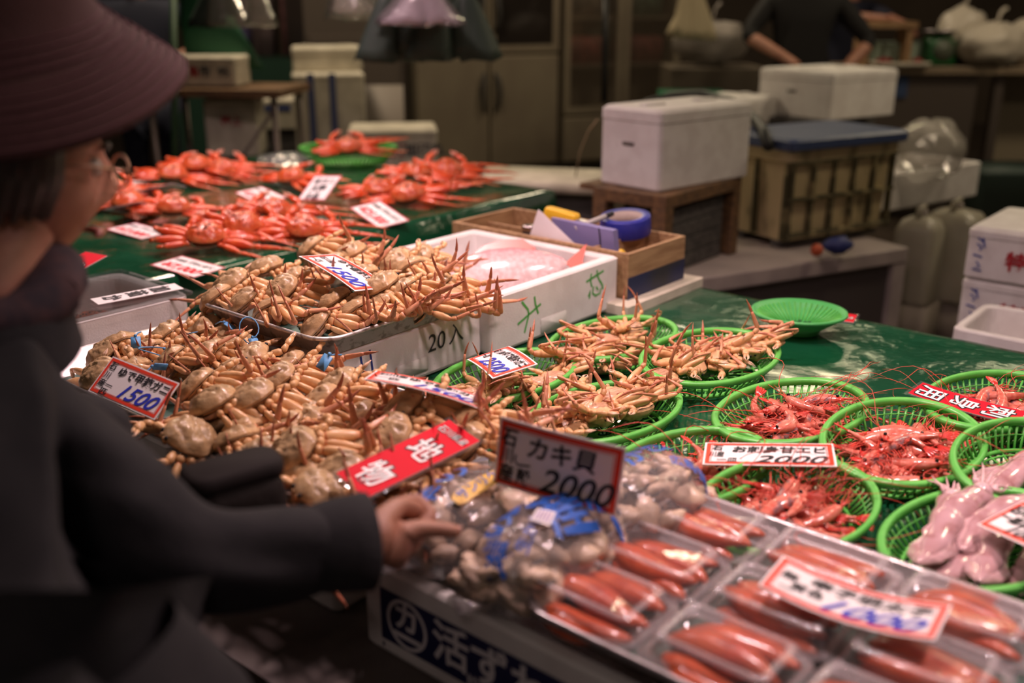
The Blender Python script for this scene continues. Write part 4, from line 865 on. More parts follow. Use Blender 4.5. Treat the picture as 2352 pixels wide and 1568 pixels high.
card('price_card', 'steeply turned price card lying on the raised crab tray', (686, 588, .973), (815, 668, .935), (771, 584, .960), 'price',
     [('石川産', K_, .07, .44, .18, .025, 0, .30), ('一匹', K_, .07, .18, .18, .02, 0, .24), ('ゆで香箱ガニ', K_, .22, .68, .22, .028, .1, .93), ('1500', B_, .34, .14, .46, .012, .35, .93)], bend=.004)
card('price_card', '2500 price card propped on the nearest crab basket', (1072, 825, .812), (1131, 869, .828), (1170, 795, .828), 'price',
     [('石川産', K_, .05, .60, .20, .03, 0, .30), ('ゆで香箱ガニ', K_, .30, .64, .24, .03, .1, .96), ('一皿', K_, .06, .3, .2, .02, 0, .24), ('2500', B_, .28, .12, .48, .014, .35, .93)], bend=.004, maxh=.10)
card('price_card', 'long foreshortened price card over the right edge of the middle crab tray', (835, 870, .925), (1109, 941, .885), (896, 859, .900), 'price',
     [('石川産', K_, .06, .64, .22, .03, 0, .30), ('一匹', K_, .07, .30, .22, .03, 0, .26), ('ゆで香箱ガニ', K_, .31, .58, .28, .03, .1, .95), ('1500', B_, .34, .12, .48, .014, .4, .93)], bend=.006, maxh=.095)
card('price_card', 'upright red bordered 2000 card standing behind the oyster bags', (1133, 1108, .863), (1415, 1187, .848), (1156, 957, .955), 'price',
     [('石', K_, .03, .64, .29, .025, .1, .17), ('川', K_, .04, .40, .24, .025, 0, .14), ('産', K_, .03, .11, .28, .025, 0, .16), ('殻', K_, .18, .12, .26, .025, .1, .30), ('カキ貝', K_, .24, .56, .34, .022, .1, .80), ([[(.30, .52), (.28, .44), (.34, .38), (.52, .41)]], K_, 0, 0, .026, 0, 0, 1), ('2000', K_, .37, .10, .50, .012, .3, .97)], bend=.004)
card('price_card', 'white 2000 shrimp card bridging two green shrimp baskets', (1613, 1066, .800), (1923, 1071, .818), (1633, 1016, .797), 'price',
     [('石', K_, .06, .64, .26, .025, .1, .15), ('川産', K_, .04, .36, .24, .025, .1, .16), ('一皿', K_, .10, .12, .22, .02, .1, .26), ('お刺身甘エビ', K_, .21, .56, .30, .03, .1, .95), ('2000', K_, .38, .10, .44, .012, .35, .95)], bend=.0)
card('price_card', 'large curved 1000 price card lying on the clear roe packs', (1742, 1343, .846), (2148, 1470, .850), (1824, 1282, .846), 'price',
     [('辛子明太子', K_, .22, .58, .28, .022, .1, .93), ('無', K_, .06, .50, .22, .02, .1, .16), ('着色', K_, .14, .32, .22, .02, .1, .34), ('一', K_, .08, .18, .2, .01, 0, .18), ('1000', B_, .30, .12, .50, .014, .5, .93)], bend=-.012)
card('price_card', 'price card dense with black brushwork over the squid', (2244, 1204, .805), (2400, 1272, .832), (2352, 1150, .83), 'price',
     [('石川産ヤリイカ', K_, .05, .62, .26, .035, .1, .95), ('一皿お刺身', K_, .07, .36, .24, .035, .1, .80), ('1000', K_, .3, .1, .3, .02, .3, .9)], maxh=.10)
card('name_sign', 'crimson sign 地物 lying across the crabs of the middle tray', (772, 1086, .868), (842, 1143, .855), (1022, 957, .885), 'red',
     [('地', 0, .20, .52, .27, .014, 0, .84), ('物', 0, .18, .10, .27, .014, 0, .82), ('石川県産', 0, .08, .86, .085, -.004, 0, .92)], cat='sign')
card('name_sign', 'crimson sign お刺身用 resting on the shrimp basket at right edge', (2120, 878, .797), (2086, 902, .794), (2440, 968, .797), 'red',
     [('用', 0, .12, .05, .21, .014, 0, .88), ('身', 0, .12, .29, .21, .014, 0, .88), ('刺', 0, .12, .53, .21, .014, 0, .88), ('お', 0, .12, .77, .21, .014, 0, .88)], cat='sign', bendy=-.006)
card('name_sign', 'small crimson sign on the tarp beside the empty colander', (1922, 735, .732), (1960, 740, .732), (1945, 716, .734), 'red', [('お刺身', 0, .1, .35, .3, .01, 0, .9)], cat='sign', maxh=.06)
for lb, bl, br, tl, tx in (
    ('25,000 yen card lying on the near edge of the farther table', (803, 477, .838), (870, 524, .803), (870, 459, .849), '¥25,000'),
    ('7,000 yen card at the near corner of the farther table, above the raised tray', (344, 608, .810), (445, 637, .802), (414, 586, .813), '¥7,000'),
    ('white card half under the red crabs in the middle of the farther table', (539, 442, .818), (595, 468, .803), (600, 428, .826), '¥23,000'),
    ('7,000 yen card left of the dark spotted red crab on the farther table', (242, 526, .811), (325, 549, .803), (310, 511, .812), '¥7,000'),
    ('thin price card under the lone orange crab\'s legs', (235, 482, .845), (290, 490, .806), (318, 464, .87), '¥5,000'),
    ('thin price card in front of the far left crab pile', (310, 440, .85), (345, 447, .82), (415, 426, .86), '¥8,000'),
    ('small price card at the far left edge of the farther table', (255, 428, .805), (300, 432, .805), (310, 414, .81), '¥9,000')):
    card('price_card', lb, bl, br, tl, 'pink', [('加能産', 2, .06, .66, .16, .02, 0, .32), ('ずわいがに', 2, .36, .66, .20, .025, 0, .92), (tx, 4, .08, .16, .44, .022, .2, .90)], maxh=.13)
card('price_card', 'tilted white card with black brush letters standing among the red crabs on the farther table', (683, 459, .815), (745, 460, .832), (726, 403, .886), 'pink', [('活ガニ', 2, .12, .68, .22, .02, 0, .9), ('大特', 2, .2, .36, .30, .03, 0, .75), ('の品', 2, .2, .06, .26, .03, 0, .7)])
card('name_sign', 'red banner card with white lettering at the back of the glass lidded box', (120, 618, .868), (170, 628, .866), (262, 590, .885), 'red', [('生', 0, .15, .1, .5, .01, 0, .5), ('か', 0, .5, .1, .5, .01, 0, .9)], cat='sign', maxh=.22)
card('name_sign', 'long white strip with black brush letters on the glass lid', (207, 686, .866), (226, 699, .866), (407, 654, .868), 'plain', [('か', 2, .15, .12, .25, .03, 0, .85), ('茹', 2, .15, .40, .25, .03, 0, .85), ('加', 2, .15, .68, .25, .03, 0, .85)], cat='sign')
# ================================================================ the customer
COAT = M('coat_wool', (.017, .016, .019), .9, col2=(.012, .0115, .0145), vs=25, bump=.0012, bs=220)
HATM = M('hat_plum', (.092, .038, .038), .9, bump=.0015, bs=240)
SKIN = M('skin', (.46, .22, .145), .5, col2=(.38, .165, .11), vs=22, sss=.12, bump=.0006, bs=120)
def skinned(name, pts, edges, rad, mat_, parent, sub=2, root=0, fix=None):
    me = bpy.data.meshes.new(name); me.from_pydata([tuple(p) for p in pts], edges, []); o = bpy.data.objects.new(name, me); C.link(o)
    sk = o.modifiers.new('skin', 'SKIN'); sk.use_smooth_shade = True
    for i, r in enumerate(rad): v = me.skin_vertices[0].data[i]; v.radius = r if isinstance(r, tuple) else (r, r); v.use_root = i == root
    ss = o.modifiers.new('sub', 'SUBSURF'); ss.levels = sub; ss.render_levels = sub
    dg = bpy.context.evaluated_depsgraph_get(); m2 = bpy.data.meshes.new_from_object(o.evaluated_get(dg)); m2.name = name
    for p in m2.polygons: p.use_smooth = True
    m2.materials.clear(); m2.materials.append(mat_); bpy.data.objects.remove(o)
    o = bpy.data.objects.new(name, m2); C.link(o); o.parent = parent
    if fix:
        for v in m2.vertices: v.co = fix(v.co.copy())
    return o
per = thing('person', 'customer in plum hat and dark coat bending over the stall and pointing', 'person')
# landmarks (metres)
hip = Vector((-.50, .62, .74)); waist = Vector((-.50, .70, .88)); chest = Vector((-.52, .84, 1.02)); neck = Vector((-.565, 1.00, 1.14)); head = Vector((-.552, 1.085, 1.278))
shR = Vector((-.470, .92, 1.05)); elR = D(425, 1300, .985); wrR = D(826, 1248, 1.06); 
shL = Vector((-.69, 1.0, 1.05)); elL = Vector((-.63, 1.14, .93)); wrL = Vector((-.47, 1.10, .955))
# bare body: head and neck with the right hand, one continuous surface each side of the clothes
f_dir = Vector((.72, .66, -.20)).normalized(); r_dir = f_dir.cross(Vector((0, 0, 1))).normalized(); u_dir = r_dir.cross(f_dir).normalized()
def hp(f, r, u): return head + f_dir * f + r_dir * r + u_dir * u
hd = MB(); n = 40; k = 30; vs = []
for i in range(k + 1):
    a = -PI / 2 + PI * i / k
    for j in range(n):
        b = 2 * PI * j / n; d = Vector((math.cos(a) * math.cos(b), math.cos(a) * math.sin(b), math.sin(a)))
        f, r, u = d.x * .098, d.y * .074, d.z * .118
        fr = max(0, d.x) ** 2
        if d.z < -.15: q = (-.15 - d.z) / .85; r *= 1 - .28 * q; f *= 1 - .10 * q if d.x > 0 else 1 - .45 * q
        def g(fc, rc, uc, s_): return math.exp(-(((r / .074 - rc) ** 2) + ((u / .118 - uc) ** 2)) / s_ ** 2) * (1 if d.x > .1 else 0)
        f += .026 * g(0, 0, -.16, .17) + .012 * g(0, 0, .05, .13) + .009 * g(0, 0, .32, .40) - .012 * (g(0, .42, .10, .20) + g(0, -.42, .10, .20)) + .008 * (g(0, .55, -.2, .26) + g(0, -.55, -.2, .26)) + .010 * g(0, 0, -.48, .16) - .006 * g(0, 0, -.56, .08) + .008 * g(0, 0, -.64, .14) - .006 * g(0, 0, -.74, .1) + .012 * g(0, 0, -.90, .2)
        vs.append(hp(f, r, u))
hd.add(vs, [(i * n + j, i * n + (j + 1) % n, (i + 1) * n + (j + 1) % n, (i + 1) * n + j) for i in range(k) for j in range(n)])
for s in (-1, 1):
    hd.ball(hp(-.005, s * .074, -.002), .018, .012, .030, n=12, k=8)
hd.tube([neck + Vector((0, -.03, -.05)), neck + Vector((0, .01, .02)), head + Vector((0, -.01, -.05)), head + Vector((0, 0, -.02))], [.062, .054, .054, .05], 18)
hd.build('head', SKIN, per)
for s in (-1, 1):
    e = MB(); e.ball(hp(.082, s * .031, .012), .011, n=12, k=8); e.build('eye', M('eye_white', (.6, .55, .5), .2), per)
    e = MB(); e.tube([hp(.096, s * .016, .034), hp(.097, s * .034, .038), hp(.088, s * .050, .031)], [.003, .0035, .0015], 6); e.build('eyebrow', M('grey_hair', (.16, .13, .12), .7), per)
m = MB(); m.tube([hp(.094, -.024, -.068), hp(.104, -.010, -.064), hp(.106, 0, -.066), hp(.104, .010, -.064), hp(.094, .024, -.068)], [.001, .005, .006, .005, .001], 8); m.build('lips', M('lips', (.36, .11, .09), .45), per)
gm = MB()
for s in (-1, 1):
    q = [hp(.112 - .012 * abs(math.cos(t) * .5 + .5) * 0, s * (.034 + .025 * math.cos(t)), .010 + .019 * math.sin(t)) for t in [2 * PI * i / 24 for i in range(25)]]; gm.tube(q, .0016, 6, caps=False)
    gm.tube([hp(.112, s * .059, .014), hp(.06, s * .080, .016), hp(-.01, s * .080, .012)], .0016, 6)
gm.tube([hp(.112, -.009, .012), hp(.116, 0, .016), hp(.112, .009, .012)], .0015, 6)
gm.build('glasses', M('glasses_metal', (.55, .33, .22), .3, metal=.6), per)
h = MB()
for i in range(46):
    a = PI * (.38 + 1.24 * i / 45); st = hp(.075 * math.cos(a), .078 * math.sin(a), .035); en = hp(.080 * math.cos(a) - .008, .080 * math.sin(a), -.045 - .02 * math.sin(i * 3.1)); h.tube([st, (st + en) / 2 + (st - head).normalized() * .006, en], [.010, .010, .003], 6)
h.build('hair', M('grey_hair', (.16, .13, .12), .7), per)
# hat: soft crown with a wide drooping stitched brim
hm = MB(); hc = Vector((-.558, 1.085, 1.398)); N_ = 56; rs = []
tl = Matrix.Rotation(math.radians(13), 3, 'X') @ Matrix.Rotation(math.radians(2), 3, 'Y')
prof = [(.203, -.034), (.206, -.037), (.204, -.030), (.178, -.010), (.148, .014), (.124, .037), (.114, .062), (.109, .092), (.099, .120), (.075, .137), (.04, .144), (.003, .145)]
inner = [(.003, .138), (.07, .130), (.094, .108), (.103, .062), (.113, .037), (.141, .011), (.173, -.014), (.201, -.036)]
for r, z in inner[::-1][0:0] + prof: rs.append([hc + tl @ Vector((r * math.cos(2 * PI * j / N_) * (1.0), r * 1.05 * math.sin(2 * PI * j / N_), z + (.006 * math.sin(6 * PI * j / N_ + 1) if r > .15 else 0))) for j in range(N_)])
rs2 = [[hc + tl @ Vector((r * math.cos(2 * PI * j / N_), r * 1.05 * math.sin(2 * PI * j / N_), z + (.006 * math.sin(6 * PI * j / N_ + 1) if r > .15 else 0))) for j in range(N_)] for r, z in inner]
hm.loft([r for r in rs2] + rs[::1], cap0=True, cap1=True) if False else (hm.loft(rs, cap0=False), hm.loft(rs2, cap1=False))
hm.build('hat', HATM, per)
st = MB()
for i in range(11):
    f = i / 10; r = .204 - .080 * f; z = -.030 + .067 * f + .0014
    st.tube([hc + tl @ Vector((r * math.cos(2 * PI * j / N_), r * 1.05 * math.sin(2 * PI * j / N_), z + (.006 * math.sin(6 * PI * j / N_ + 1) if r > .15 else 0))) for j in range(N_ + 1)], .0011, 4, caps=False, nrm=(0, 0, 1))
st.build('brim_stitching', M('hat_thread', (.15, .05, .065), .8), per)
# coat: trunk and both sleeves in one skin
pts = [hip + Vector((0, -.02, -.40)), hip, waist, chest, neck + Vector((0, -.05, -.04)), shR, elR + Vector((.0, -.01, .0)), elR.lerp(wrR, .55), elR.lerp(wrR, .93), shL, elL, wrL, hip.lerp(waist, .5)]
edges = [(0, 1), (1, 12), (12, 2), (2, 3), (3, 4), (3, 5), (5, 6), (6, 7), (7, 8), (3, 9), (9, 10), (10, 11)]
rad = [(.24, .17), (.225, .16), (.20, .155), (.15, .13), (.07, .07), .060, .060, .055, .045, .085, .07, .05, (.215, .16)]
def folds(c):
    q = noise.noise(c * 7) * .010 + noise.noise(Vector((c.x * 12 + c.z * 26, c.y * 14, c.z * 18))) * .008
    return c + Vector((q, -q * .6, q * .8))
skinned('coat', pts, edges, rad, COAT, per, sub=4, root=12, fix=folds)
sk = MB(); rs = []
for z, a_, b_ in ((.98, .17, .12), (.90, .22, .16), (.80, .255, .185), (.65, .27, .20), (.50, .28, .21), (.40, .285, .215), (.405, .275, .205), (.6, .26, .19)):
    rs.append([Vector((-.44 + a_ * math.cos(2 * PI * j / 48) * (1 + .02 * math.sin(7 * 2 * PI * j / 48 + z * 6)), .665 + b_ * math.sin(2 * PI * j / 48) * (1 + .03 * math.sin(9 * 2 * PI * j / 48)), z)) for j in range(48)])
sk.loft(rs, cap0=False, cap1=False); sk.build('coat_skirt', COAT, per)
cf = MB(); ax = (wrR - elR).normalized(); c0 = elR.lerp(wrR, .86); 
u1 = ax.orthogonal().normalized(); u2 = ax.cross(u1); rs = []
for f, r in ((-.03, .046), (-.015, .051), (.01, .054), (.032, .056), (.034, .053), (.030, .047), (.0, .042)): rs.append([c0 + ax * f + (u1 * math.cos(2 * PI * j / 28) * .92 + u2 * math.sin(2 * PI * j / 28) * 1.05) * r * (1 + .04 * math.sin(3 * 2 * PI * j / 28)) for j in range(28)])
cf.loft(rs, cap0=False, cap1=False); cf.build('cuff', COAT, per)
cl = MB(); 
rs = []
for f, r in ((-.05, .105), (-.01, .095), (.03, .088), (.035, .082), (.0, .080)): rs.append([neck + Vector((.105 * 0, 0, 0)) + Vector((math.cos(2 * PI * j / 30) * r, math.sin(2 * PI * j / 30) * r * 1.05 + f * .25, f + .022 * math.sin(2 * PI * j / 30))) for j in range(30)])
cl.loft(rs, cap0=False, cap1=False); cl.build('collar', COAT, per)
sc_ = MB(); sc_.tube([neck + Vector((.075 * math.cos(t), .085 * math.sin(t) + .02, .015 + .012 * math.sin(2 * t))) for t in [2 * PI * i / 20 for i in range(21)]], [.028 + .004 * math.sin(i) for i in range(21)], 10, caps=False); sc_.build('scarf', M('scarf_dark', (.07, .035, .04), .9, col2=(.03, .02, .03), vs=40), per)
# legs and shoes below the frame
for s in (-1, 1):
    MB().tube([hip + Vector((s * .09, .0, -.30)), Vector((hip.x + s * .10, hip.y + .0, .42)), Vector((hip.x + s * .10, hip.y - .01, .09))], [.085, .068, .055], 14).build('trousers', M('trousers_dark', (.03, .028, .032), .85), per)
    m = MB(); m.tube([Vector((hip.x + s * .10, hip.y - .06, .045)), Vector((hip.x + s * .10, hip.y + .03, .05)), Vector((hip.x + s * .11, hip.y + .12, .035)), Vector((hip.x + s * .11, hip.y + .17, .028))], [.035, .045, .042, .02], 12, flat=.8); m.build('shoe', BLACKP, per)
# pointing right hand
kn = D(955, 1215, 1.085); tip = D(1062, 1222, 1.10); back = wrR.lerp(kn, .5)
hx = (kn - wrR).normalized(); hs = Vector((0, 0, 1)).cross(hx).normalized(); hu = hx.cross(hs).normalized()
hs2 = (hs * .45 - hu * .9).normalized()            # knuckle row runs down and slightly toward the camera
hn = hx.cross(hs2).normalized()
K0 = [kn + hs2 * (.020 * i) - hx * (.004 * i * i * .5) for i in range(4)]
P_ = [wrR - hx * .05, wrR, wrR + hs2 * .012 + hx * .02, back + hs2 * .018, K0[0].lerp(back, .25), K0[1].lerp(back, .2), K0[2].lerp(back, .2), K0[3].lerp(back, .25)]
E_ = [(0, 1), (1, 2), (2, 3), (3, 4), (3, 5), (3, 6), (3, 7)]
R_ = [.027, .026, (.028, .024), (.030, .022), .0135, .0135, .013, .0125]
# index straight
P_ += [K0[0], K0[0].lerp(tip, .45) + hu * .002, K0[0].lerp(tip, .75) + hu * .001, tip]; E_ += [(4, 8), (8, 9), (9, 10), (10, 11)]; R_ += [.0115, .0098, .0090, .0068]
for i in (1, 2, 3):
    b = len(P_); L_ = (.040, .036, .029)[i - 1]; k0 = K0[i]; inn = -hn if hn.dot(Vector((0, -1, 0))) > 0 else hn
    p1 = k0 + (hx * .72 + inn * .55 - hs2 * .05).normalized() * L_; p2 = p1 + (hx * -.35 + inn * .9).normalized() * L_ * .66; p3 = p2 + (hx * -.9 + inn * .1).normalized() * L_ * .5
    P_ += [k0, p1, p2, p3]; E_ += [(4 + i, b), (b, b + 1), (b + 1, b + 2), (b + 2, b + 3)]; R_ += [.0112, .0102, .0092, .0076]
b = len(P_); inn = -hn if hn.dot(Vector((0, -1, 0))) > 0 else hn
t0 = wrR + hx * .030 + inn * .018 - hs2 * .006; t1 = t0 + (hx * .8 + inn * .5 + hs2 * .15).normalized() * .034; t2 = t1 + (hx * .8 + hs2 * .6 - inn * .1).normalized() * .026; t3 = t2 + (hx * .5 + hs2 * .8 - inn * .2).normalized() * .018
P_ += [t0, t1, t2, t3]; E_ += [(2, b), (b, b + 1), (b + 1, b + 2), (b + 2, b + 3)]; R_ += [.015, .0115, .0105, .008]
skinned('hand', P_, E_, R_, SKIN, per, sub=2, root=2)
nl = MB(); td = (tip - K0[0]).normalized(); nl.ball(tip + hu * .0052 - td * .004, .0045, .0042, .0016, n=10, k=6); nl.build('fingernail', M('nail', (.62, .34, .28), .3), per)
# handbag held against the chest
q = [D(425, 1105, 1.11), D(634, 1045, 1.17), D(665, 1085, 1.14), D(662, 1190, 1.12), D(470, 1215, 1.06)]
t = thing('handbag', 'black leather handbag tucked under the customer\'s arm', 'bag')
bx = (q[1] - q[0]); L_ = bx.length; bx.normalize(); bz = (Vector((0, 0, 1)) - bx * bx.z).normalized(); by = bz.cross(bx)
o0 = (q[0] + q[1]) / 2
Mx = Matrix.Identity(4)
for i in range(3): Mx[i][0] = bx[i]; Mx[i][1] = by[i]; Mx[i][2] = bz[i]; Mx[i][3] = o0[i]
t.matrix_world = Mx; BAGM = M('bag_leather', (.012, .008, .007), .75, bump=.002, bs=70, spec=.25)
MB().rings([(L_ - .01, .085, .02, -.155), (L_, .10, .025, -.14), (L_ - .005, .085, .02, -.03), (L_ - .01, .06, .02, -.004)]).build('bag_body', BAGM, t)
MB().rings([(L_ + .004, .066, .022, -.012), (L_ + .006, .070, .024, -.006), (L_ + .004, .066, .022, .004), (L_ - .01, .05, .02, .008)]).build('zip_band', M('bag_rim', (.016, .012, .012), .75, spec=.2), t)
# ================================================================ behind the stall: stand, bin, boxes, jugs
def from_px(near, right, left, z):
    """corner, length along the row (A) and depth (B) of a box base from three photo points at height z"""
    (u0, v0), (u1, _), (_, v1) = UV(*near, z), UV(*right, z), UV(*left, z); return u0, v0, u1 - u0, v1 - v0
# low white counter
uc, vc = UV(1600, 640, .53); ue = UV(2085, 568, .53)[0]
t = thing('low_counter', 'low white framed counter with dark side panel behind the stall', 'counter')
def ubox(mb, u0, u1, v0, v1, z0, z1, m=0):
    cs = [W(u, v, z) for z in (z0, z1) for u, v in ((u0, v0), (u1, v0), (u1, v1), (u0, v1))]
    mb.add(cs, [(3, 2, 1, 0), (4, 5, 6, 7), (0, 1, 5, 4), (1, 2, 6, 5), (2, 3, 7, 6), (3, 0, 4, 7)], m, None, False); return mb
CW = M('counter_white', (.42, .36, .33), .5, col2=(.34, .29, .27), vs=6); CDK = M('counter_dark', (.07, .058, .055), .5)
ca, cb_ = P(1600, 640, .53), P(2088, 568, .53); cl_ = (cb_ - ca).length
t.location = (ca.x, ca.y, 0); t.rotation_euler = (0, 0, math.atan2(cb_.y - ca.y, cb_.x - ca.x))
MB().box(-.28, cl_, 0, .80, .47, .53).build('counter_top', CW, t, bevel=.006)
for x in (-.28, cl_ - .065):
    for y in (.005, .73): MB().box(x, x + .065, y, y + .065, 0, .47).build('leg', CW, t)
MB().box(-.215, cl_ - .065, .03, .04, .05, .47).build('side_panel', CDK, t)
# wooden stand
u0, v0 = UV(1530, 452, .825); u1 = UV(1783, 414, .825)[0]; v1 = UV(1356, 430, .825)[1]
t = thing('wooden_stand', 'brown wooden stand carrying the lidded foam box', 'stand')
pw = .055
for u in (u0, u1 - pw):
    for v in (v0, v1 - pw): ubox(MB(), u, u + pw, v, v + pw, .531, .78).build('post', DWOOD, t, bevel=.003)
ubox(MB(), u0, u1, v0, v0 + pw, .78, .825).build('rail', DWOOD, t, bevel=.003); ubox(MB(), u0, u1, v1 - pw, v1, .78, .825).build('rail', DWOOD, t, bevel=.003)
ubox(MB(), u0, u0 + pw, v0 + pw, v1 - pw, .78, .825).build('rail', DWOOD, t, bevel=.003); ubox(MB(), u1 - pw, u1, v0 + pw, v1 - pw, .78, .825).build('rail', DWOOD, t, bevel=.003)
for k in range(4): ubox(MB(), u0 + pw, u1 - pw, v0 + pw + .02 + k * .085, v0 + pw + .09 + k * .085, .80, .82).build('slat', DWOOD, t)
for k in range(4):
    z = .531 + k * .058; o = ubox(MB(), u0 + .075, u1 - .075, v0 + .03, v1 - .08, z, z + .055).build('weathered_box', GREYW, None, bevel=.004); tag(o, f'flat weathered wooden box, {("lowest", "second lowest", "second highest", "topmost")[k]} of the stack inside the wooden stand', 'box', 'weathered boxes inside the wooden stand')
# lidded foam box on the stand
def oriented0(near, right, left, z):
    a, b, c = P(*near, z), P(*right, z), P(*left, z); d = b - a; n_ = Vector((-d.y, d.x, 0)).normalized()
    return a, d.length, max(.28, (c - a).length * .97), math.atan2(d.y, d.x), d.normalized(), n_
a_, la, lb_, rz_, dx_, dy_ = oriented0((1512, 442), (1719, 404), (1369, 420), .826); print('BOX', la, lb_, math.degrees(rz_))
lidded_box('white lidded foam box on the brown wooden stand', a_ + dx_ * la / 2 + dy_ * lb_ / 2, la, lb_, .275, slot=True, rz=rz_)
# stained bin with a blue lid
def oriented(near, right, left, z):
    a, b, c = P(*near, z), P(*right, z), P(*left, z); d = b - a; n_ = Vector((-d.y, d.x, 0)).normalized(); dep = (c - a).dot(n_)
    return a, d.length, dep, math.atan2(d.y, d.x), d.normalized(), n_
a_, la, lb_, rz_, dx_, dy_ = oriented((1800, 560), (2042, 522), (1728, 545), .56); lb_ = .36
t = thing('storage_bin', 'yellowed grimy ribbed bin with a blue lid', 'bin', a_ + dx_ * la / 2 + dy_ * lb_ / 2, (0, 0, rz_))
BIN = M('bin_yellow', (.56, .45, .25), .6, col2=(.16, .14, .07), vs=6, vlo=.56, vhi=.72, det=7, stretch=(1.4, 1.4, .8)); GRIME = M('bin_grime', (.075, .065, .03), .7, col2=(.34, .28, .14), vs=16, vlo=.5, vhi=.7); bh = .355
hard(MB().rings([(la - .05, lb_ - .05, .03, 0), (la - .02, lb_ - .02, .03, bh - .05), (la + .01, lb_ + .01, .03, bh - .045), (la + .01, lb_ + .01, .03, bh)])).build('bin_body', BIN, t)
for i in range(6):
    x = -la / 2 + .02 + (la - .04) * i / 5; MB().box(x - .006, x + .006, -lb_ / 2 - .004, -lb_ / 2 + .02, .01, bh - .05).build('rib', GRIME, t)
for z in (.02, .16, bh - .055): MB().box(-la / 2 + .005, la / 2 - .005, -lb_ / 2 - .006, -lb_ / 2 + .02, z, z + .012).build('band', GRIME, t)
for i in range(3):
    y = -lb_ / 2 + .02 + (lb_ - .04) * i / 2; MB().box(-la / 2 - .004, -la / 2 + .02, y - .006, y + .006, .01, bh - .05).build('rib', GRIME, t)
lm = M('lid_blue', (.05, .075, .17), .4, bump=.003, bs=12)
hard(MB().rings([(la + .05, lb_ + .05, .03, bh), (la + .06, lb_ + .06, .03, bh + .008), (la + .06, lb_ + .06, .03, bh + .035), (la + .03, lb_ + .03, .03, bh + .045), (.1, .1, .03, bh + .05)])).build('lid', lm, t)
for k in range(2): MB().box(-la / 2 + .02, la / 2 - .02, -lb_ / 2 + .05 + k * .2, -lb_ / 2 + .09 + k * .2, -.028, 0).build('skid', GREYW, t)
q = [D(x, y, d) for x, y, d in ((1480, 240, 4.3), (1540, 222, 4.35), (1610, 218, 4.35), (1680, 235, 4.25), (1730, 270, 4.05), (1752, 300, 3.85), (1765, 335, 3.72))]
o = MB().tube(q, .022, 10).build('hose', M('hose_black', (.02, .022, .022), .5), None); tag(o, 'thick black hose looping over the grimy bin\'s lid', 'hose')
# gloves and a red knob at the bin's foot
o = MB().ball(D(1925, 562, 3.72), .055, .04, .032, n=14, k=8, fn=lambda d: 1 + .3 * noise.noise(d * 2)).build('glove', M('glove_blue', (.02, .03, .14), .6)); tag(o, 'crumpled dark blue glove on the low counter', 'glove')
o = MB().ball(D(1876, 574, 3.66), .024, .022, .024, n=12, k=7).build('float_ball', M('ball_orange', (.50, .09, .03), .5)); tag(o, 'small orange ball beside the dark blue glove', 'ball')
# foam box farther behind, on a crate
t0 = D(1903, 278, 4.75); u0, v0 = t0.x * .643 + t0.y * .766, -t0.x * .766 + t0.y * .643; r0 = math.radians(34); c0_ = Vector((math.cos(r0), math.sin(r0), 0)); n0_ = Vector((-c0_.y, c0_.x, 0))
lidded_box('white lidded foam box farther back, above the blue lid', t0 + c0_ * .25 + n0_ * .23, .50, .46, .225, slot=True, rz=r0)
o = ubox(MB(), u0, u0 + .62, v0, v0 + .42, 0, t0.z - .001).build('crate', GREYW, None, bevel=.01); tag(o, 'dark crate hidden under the farther lidded foam box', 'crate')
t1 = D(1745, 285, 4.9); lidded_box('white foam box with faint red print, left of the farther lidded box', Vector((t1.x - .1, t1.y + .1, t1.z)), .30, .30, .13)
o = MB().box(-.15, .15, -.15, .15, 0, t1.z - .001).build('crate', GREYW, None, (t1.x - .1, t1.y + .1, 0), (0, 0, ANG)); tag(o, 'dark crate under the foam box with faint red print', 'crate')
# translucent jugs, foam tray and a clear bag
JUG = M('jug_plastic', (.36, .33, .26), .35, col2=(.30, .27, .21), vs=4, sss=.2)
for k, (x, y, d, h_, lb2) in enumerate(((2092, 690, 4.25, .37, 'translucent white jug left of its neighbour under the foam tray'), (2170, 680, 4.35, .39, 'translucent white jug standing under the right of the foam tray'))):
    p = D(x, y, d); t = thing('water_jug', lb2, 'jug', (p.x, p.y, p.z), (0, 0, ANG), 'translucent jugs'); wj = .22 if k else .17
    MB().rings([(wj, wj, .03, 0), (wj, wj, .035, .02), (wj, wj, .035, h_ - .06), (wj * .8, wj * .8, .04, h_ - .02), (.05, .05, .02, h_)]).build('jug_body', JUG, t); MB().lathe([(.022, h_), (.022, h_ + .018), (.018, h_ + .02)], 14).build('cap', CW, t)
    MB().tube([(-wj * .2, 0, h_ - .02), (-wj * .3, 0, h_ + .03), (wj * .1, 0, h_ + .035), (wj * .28, 0, h_ - .02)], .011, 8).build('handle', JUG, t)
    b = MB().rings([(.20, .20, .03, 0), (.20, .20, .03, max(.05, p.z - .002))]).build('carton', M('carton_grey', (.26, .22, .18), .7), None, (p.x, p.y, 0), (0, 0, ANG)); tag(b, f'pale carton on the floor under the {"right" if k else "left"} translucent jug', 'carton')
tz = D(2070, 482, 4.3); u0, v0 = tz.x * .643 + tz.y * .766, -tz.x * .766 + tz.y * .643
q2 = P(2246, 446, tz.z); q1 = P(2035, 484, tz.z); dq = (q2 - q1).normalized(); nq = Vector((-dq.y, dq.x, 0)); wq = (q2 - q1).length; cq = q1 + dq * wq / 2 + nq * .18
o = open_box(wq, .36, .155, .022).build('foam_box', FOAM, None, (cq.x, cq.y, tz.z - .005), (0, 0, math.atan2(dq.y, dq.x))); tag(o, 'white foam tray box on the translucent jugs, holding a clear bag', 'box')
